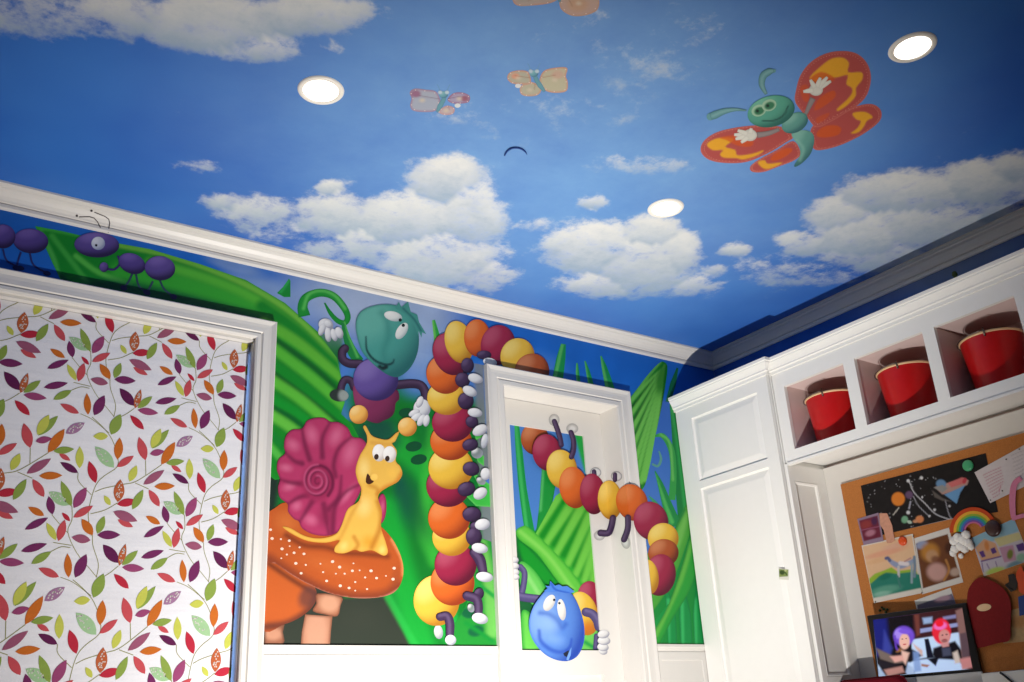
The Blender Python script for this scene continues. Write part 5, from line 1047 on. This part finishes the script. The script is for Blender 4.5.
for x, y, l in ((1019.4, 449.2, 'tiny dark tack at the top right corner of the handwritten letter'), (1006.3, 459.4, 'tiny dark tack on the top edge of the handwritten letter'), (1002.3, 491, 'tiny dark tack near the lower right edge of the letter'), (990.5, 500.2, 'tiny dark tack at the bottom corner of the letter'), (913.6, 536.2, 'tiny maroon tack between horse drawing and brown photo'), (922, 593, 'tiny red tack at the lower right corner of the horse drawing'), (875.5, 602, 'tiny tack at the lower left corner of the horse drawing')):
    p = Part('tack', 'brown'); c = PIN([(x, y)], .0058)[0]; lathe(p, c, [(0, 0), (.0022, 0), (.0022, .002), (.0012, .0034), (0, .0036)], 12, axis=0); thing('tack', p, l, 'tack', 'small tacks')
p = Part('green_sprig', 'dgreen'); 
for x, y, r in ((880, 610.5, 2.2), (884, 609, 2.6), (887.5, 609.5, 2), (882, 607.4, 1.8), (886, 612, 2.2)):
    c = PIN([(x, y)], .005)[0]; lathe(p, c, [(0, 0), (r * .0024, 0), (r * .002, .004), (0, .006)], 9, axis=0)
thing('green_sprig', p, 'small green sprig above the top left corner of the computer screen', 'sprig')
p = Part('pink_ribbon', 'pink'); slab(p, ribbon([(1021, 478), (1014.5, 484), (1012.4, 496), (1012.5, 508), (1013.6, 518)], (5, 6, 6.5, 6, 5)), .005, .003); slab(p, ribbon([(1012, 519), (1018, 517), (1030, 514)], 4), .005, .0028)
thing('ribbon', p, 'pink ribbon hanging below the letter at the right edge', 'ribbon')
p = Part('felt_shape', 'redcloth'); slab(p, smooth_closed([(979, 577.5), (990, 580), (1002, 587), (1008.5, 596), (1011, 606), (1010.5, 625), (1009.5, 640), (998, 643), (981, 647.5), (973, 646), (969, 620), (967, 600), (969.5, 587)], 4), .005, .009)
o = p.sub('oval_emblem', 'cream'); slab(o, ellipse(984, 607.5, 7.2, 3.6, -8), .0142, .0012); slab(o, ellipse(984, 607.5, 3.0, 1.6, -20, 14), .0155, .001)
thing('felt_cloth', p, 'dark red rounded felt shape with a pale oval, hanging right of the computer screen', 'felt hanging')
p = Part('yellow_paper', 'paper'); quad_sheet(p, [(1000.5, 613), (1034, 604), (1038, 640.5), (1003.5, 643.5)], .0012, (206, 170, 120), [('b', 1018, 622, 8, 6, 0, (190, 120, 60), .9, .6), ('n', .3, .15)], 1)
thing('paper_sheet', p, 'tan paper sheet half hidden behind the red felt shape', 'paper')
p = Part('orange_figure', 'orange'); slab(p, smooth_closed([(1016, 574), (1021, 566), (1024, 572), (1030, 566), (1034, 580), (1031, 596), (1020, 592), (1018, 584)], 4), .006, .008)
thing('paper_flower', p, 'orange cut-out at the right edge beside the black clip', 'paper craft')
p = Part('binder_clip', 'black'); slab(p, [(1008, 575), (1014, 573.5), (1018, 583), (1016, 590), (1011, 592), (1004.5, 585), (1009, 582)], .006, .007); tube(p, PIN([(1006.5, 584.5), (1009, 588), (1012.5, 589.5)], .015), .0012, 8)
thing('binder_clip', p, 'black clip beside the red felt shape', 'clip')
p = Part('blue_card', 'navy'); slab(p, [(1018, 597), (1032, 592), (1036, 612), (1019.5, 616)], .003, .003)
thing('blue_card', p, 'dark blue card at the right edge below the orange cut-out', 'card')
# ================================================================== DESK, COMPUTER, CHAIR
DZ = .90
dk = Part('desktop', 'desk'); box(dk, 2.80, XW - .001, .3, 2.44, DZ - .035, DZ)
sd1 = Part('side_panel', 'desk'); box(sd1, 2.84, XW - .001, .32, .35, ZF, DZ - .035)
sd2 = Part('side_panel', 'desk'); box(sd2, 2.84, XW - .001, 2.39, 2.42, ZF, DZ - .035)
thing('desk', [dk, sd1, sd2], 'white built-in desk below the corkboard', 'desk')
A = np.array([3.219, 2.2951]); B = np.array([3.285, 1.9325]); ud = (B - A) / np.linalg.norm(B - A); wd = np.array([-ud[1], ud[0]]); wd = wd if wd @ A < 0 else -wd
LW = np.linalg.norm(B - A)
SP = Pl((A[0], A[1], 1), (wd[0], wd[1], 0))
zb, zt = 1.1358, 1.3622
def loc(u, w, z): q = A + ud * u + wd * w; return (q[0], q[1], z)
def lbox(p, u0, u1, w0, w1, z0, z1):
    V = [loc(u, w, z) for u in (u0, u1) for w in (w0, w1) for z in (z0, z1)]
    p.add(V, [(0, 1, 3, 2), (4, 6, 7, 5), (0, 4, 5, 1), (2, 3, 7, 6), (0, 2, 6, 4), (1, 5, 7, 3)])
case = Part('casing', 'black'); lbox(case, 0, LW, -.012, 0, zb, zt); case.bev = .004
chin = Part('chin', 'silver', 'silver strip below the black screen'); lbox(chin, .0, LW, -.012, 0, zb - .055, zb - .0003); chin.bev = .004
neck = Part('stand', 'silver'); lbox(neck, LW / 2 - .05, LW / 2 + .05, -.022, -.0125, DZ + .006, zb - .01); lbox(neck, LW / 2 - .08, LW / 2 + .08, -.022, .02, DZ + .0002, DZ + .006)
scr = Part('screen', 'screen', 'lit screen with two people in purple and red wigs at a table')
tq = T(860, 600, 8.317)
so = tq([(108, 165), (850, 62), (938, 575), (155, 640)])
P_ = lambda L, c, s=1, a=1: ('p', tq(L), c, s * 1.5, a)
sops = [P_([(100, 150), (220, 150), (250, 420), (120, 480)], (24, 30, 110), 4), P_([(200, 250), (270, 400), (250, 470), (190, 420)], (60, 70, 160), 3, .7), P_([(440, 110), (840, 70), (860, 330), (450, 350)], (60, 30, 34), 2), P_([(500, 240), (840, 185), (845, 215), (500, 275)], (150, 160, 210), 1.2, .9), P_([(520, 150), (600, 140), (600, 190), (530, 200)], (150, 176, 216), 2, .9), P_([(690, 140), (800, 120), (800, 150), (690, 165)], (140, 140, 190), 1.5, .8), P_([(450, 120), (490, 120), (500, 290), (470, 300)], (130, 70, 60), 2, .6),
        P_([(430, 330), (850, 265), (870, 420), (430, 500)], (190, 215, 246), 1.5), P_([(535, 325), (570, 320), (620, 500), (560, 500)], (20, 22, 40), 1), P_([(380, 600), (400, 510), (560, 490), (760, 470), (900, 560), (840, 590), (600, 615), (400, 630)], (190, 214, 250), 2), P_([(150, 540), (220, 640), (150, 645)], (190, 214, 246), 2),
        ('b', *tq([(365, 300)])[0], 10.5, 10, 10, (110, 74, 200), .3), ('b', *tq([(320, 280)])[0], 4, 5, 20, (168, 140, 236), .8, .8), ('b', *tq([(370, 345)])[0], 5.2, 8, 0, (226, 176, 160), .4), ('b', *tq([(352, 325)])[0], .9, .6, 0, (70, 40, 50), .8, .9), ('b', *tq([(384, 320)])[0], .9, .6, 0, (70, 40, 50), .8, .9), ('b', *tq([(372, 368)])[0], 1.9, .7, -8, (180, 60, 70), .8, .9), ('b', *tq([(368, 262)])[0], 6, 2.4, 8, (120, 84, 212), .7, 1), ('s', tq([(290, 300), (300, 390), (318, 420)]), 2.2, (96, 60, 180), 1, .8), P_([(300, 430), (330, 400), (360, 420), (340, 480)], (150, 100, 60), 2), P_([(270, 450), (330, 430), (420, 400), (520, 460), (420, 520), (300, 500)], (24, 22, 30), 2), P_([(345, 420), (410, 440), (380, 540), (350, 500)], (222, 180, 166), 2), P_([(440, 360), (520, 420), (520, 470), (460, 400)], (206, 170, 160), 2), P_([(135, 400), (200, 430), (330, 490), (360, 520), (280, 530), (170, 490)], (110, 96, 90), 2), P_([(250, 470), (350, 460), (370, 500), (290, 520)], (216, 160, 150), 2), P_([(120, 490), (300, 530), (370, 560), (330, 620), (200, 580)], (30, 26, 34), 2), P_([(200, 580), (350, 550), (370, 600), (230, 635)], (206, 150, 140), 2), P_([(440, 430), (490, 430), (510, 590), (450, 600)], (120, 150, 206), 2, .8), P_([(510, 530), (580, 540), (560, 560), (510, 550)], (160, 110, 90), 1.5),
        P_([(610, 400), (700, 370), (790, 340), (850, 420), (830, 500), (640, 490), (600, 460)], (22, 20, 28), 2), P_([(560, 490), (660, 470), (630, 550)], (20, 20, 30), 1.5), ('b', *tq([(678, 260)])[0], 9.4, 13, -6, (226, 40, 60), .25), ('b', *tq([(668, 215)])[0], 6.5, 4, -8, (240, 110, 190), .6), ('b', *tq([(662, 195)])[0], 4, 3.4, -8, (236, 30, 50), .5), ('b', *tq([(703, 305)])[0], 5.6, 7.2, -6, (206, 140, 136), .4), ('b', *tq([(703, 338)])[0], 3, 1.8, -6, (110, 60, 66), .8, .7), ('b', *tq([(686, 292)])[0], 1, .7, 0, (60, 34, 44), .8, .9), ('b', *tq([(720, 286)])[0], 1, .7, 0, (60, 34, 44), .8, .9), ('b', *tq([(704, 330)])[0], 1.7, .6, -6, (170, 70, 80), .8, .9), P_([(670, 370), (740, 350), (740, 385), (690, 395)], (200, 140, 140), 1.5), P_([(680, 400), (750, 395), (760, 460), (690, 470)], (70, 74, 96), 2), P_([(770, 440), (810, 420), (840, 520), (790, 530)], (206, 190, 180), 2), P_([(795, 90), (860, 60), (905, 480), (850, 490)], (136, 100, 96), 2), P_([(830, 280), (895, 265), (910, 470), (850, 480)], (92, 72, 80), 1.5), P_([(830, 490), (930, 470), (945, 560), (850, 580)], (196, 130, 130), 2)]
patch(scr, so, (20, 16, 22), sops, SP, 0, .8, off=.0006)
thing('desktop_computer', [case, chin, neck, scr], 'black-framed desktop computer with lit screen in front of the corkboard', 'computer')
pl = Pl((3.165, 0, 1), (-1, 0, 0)); q = pl([(903, 675.2), (826, 682.6)])
y0, y1, zt, r = q[0, 1] - .012, 2.436, q[0, 2], .035; pts = []
for (cy_, cz_, a0) in ((y1 - r, zt - r, 0), (y0 + r, zt - r, 90), (y0 + r, DZ + .0004 + r, 180), (y1 - r, DZ + .0004 + r, 270)):
    for k in range(7): a = math.radians(a0 + 15 * k); pts.append((cy_ + r * math.cos(a), cz_ + r * math.sin(a)))
ck = Part('cushion_cover', 'dkred'); n = len(pts); m = np.mean(pts, 0); V = []
for x, s_ in ((3.146, .90), (3.151, .97), (3.165, 1), (3.179, .97), (3.184, .90)):
    V += [(x, m[0] + (u - m[0]) * s_, m[1] + (v - m[1]) * s_) for u, v in pts]
ck.add(V, [(k * n + i, k * n + (i + 1) % n, (k + 1) * n + (i + 1) % n, (k + 1) * n + i) for k in range(4) for i in range(n)] + [tuple(range(n))[::-1], tuple(4 * n + i for i in range(n))], smooth=True)
pp = Part('piping', 'dkred'); tube(pp, [(3.165, u, v) for u, v in pts + pts[:1]], .0035, 8)
thing('cushion', [ck, pp], 'dark red cushion propped on the desk in front of the computer', 'cushion')
# things on the desk at the far right
p = Part('storage_box', 'desk'); pl = Pl((3.22, 0, 1), (-1, 0, 0)); q = pl([(984, 673.5), (1030, 669)])
box(p, 3.20, 3.30, q[1, 1] - .05, q[0, 1], DZ + .0003, q[0, 2]); p.bev = .004
thing('storage_box', p, 'pale box on the desk at the lower right corner', 'box')
p = Part('cable', 'black'); q = pl([(1000, 672.5), (1006, 677), (1014, 684), (1020, 690)], .024); q = np.concatenate([q, [[q[-1, 0], q[-1, 1] - .01, DZ + .004]]]); tube(p, smooth_open(q, 4), .0035, 8)
thing('cable', p, 'dark cable hanging over the pale box at the lower right', 'cable')
# ================================================================== LIGHT AND CAMERA
def M1(x, y, z): return M(np.array([x, y, z]))
ld = bpy.data.lights.new('floor_lamp_light', 'SPOT'); ld.energy = 345; ld.shadow_soft_size = .02; ld.color = (1.0, .955, .90); ld.spot_size = math.radians(134); ld.spot_blend = 1.0
lo = bpy.data.objects.new('low_lamp', ld); C.objects.link(lo); lo.location = M1(1.62, 1.80, .36)
tgt = Vector(M1(1.72, 2.42, 1.135)); lo.rotation_euler = (tgt - lo.location).to_track_quat('-Z', 'Y').to_euler()
w = bpy.data.worlds.new('sky'); bpy.context.scene.world = w; w.use_nodes = True
nb = w.node_tree.nodes['Background']; nb.inputs[0].default_value = (.30, .50, 1.0, 1); nb.inputs[1].default_value = 4.0
cd = bpy.data.cameras.new('camera'); co = bpy.data.objects.new('camera', cd); C.objects.link(co)
cd.sensor_width = 36; cd.lens = FPX * 36 / 1024; cd.clip_start = .02
co.matrix_world = Matrix(((RC[0, 0], -RC[1, 0], -RC[2, 0], 0), (RC[0, 1], -RC[1, 1], -RC[2, 1], 0), (RC[0, 2], -RC[1, 2], -RC[2, 2], EYE), (0, 0, 0, 1)))
sc = bpy.context.scene; sc.camera = co
sc.view_settings.view_transform = 'Standard'; sc.view_settings.look = 'None'; sc.view_settings.gamma = 1; sc.view_settings.use_curve_mapping = False
sc.view_settings.exposure = 0.0
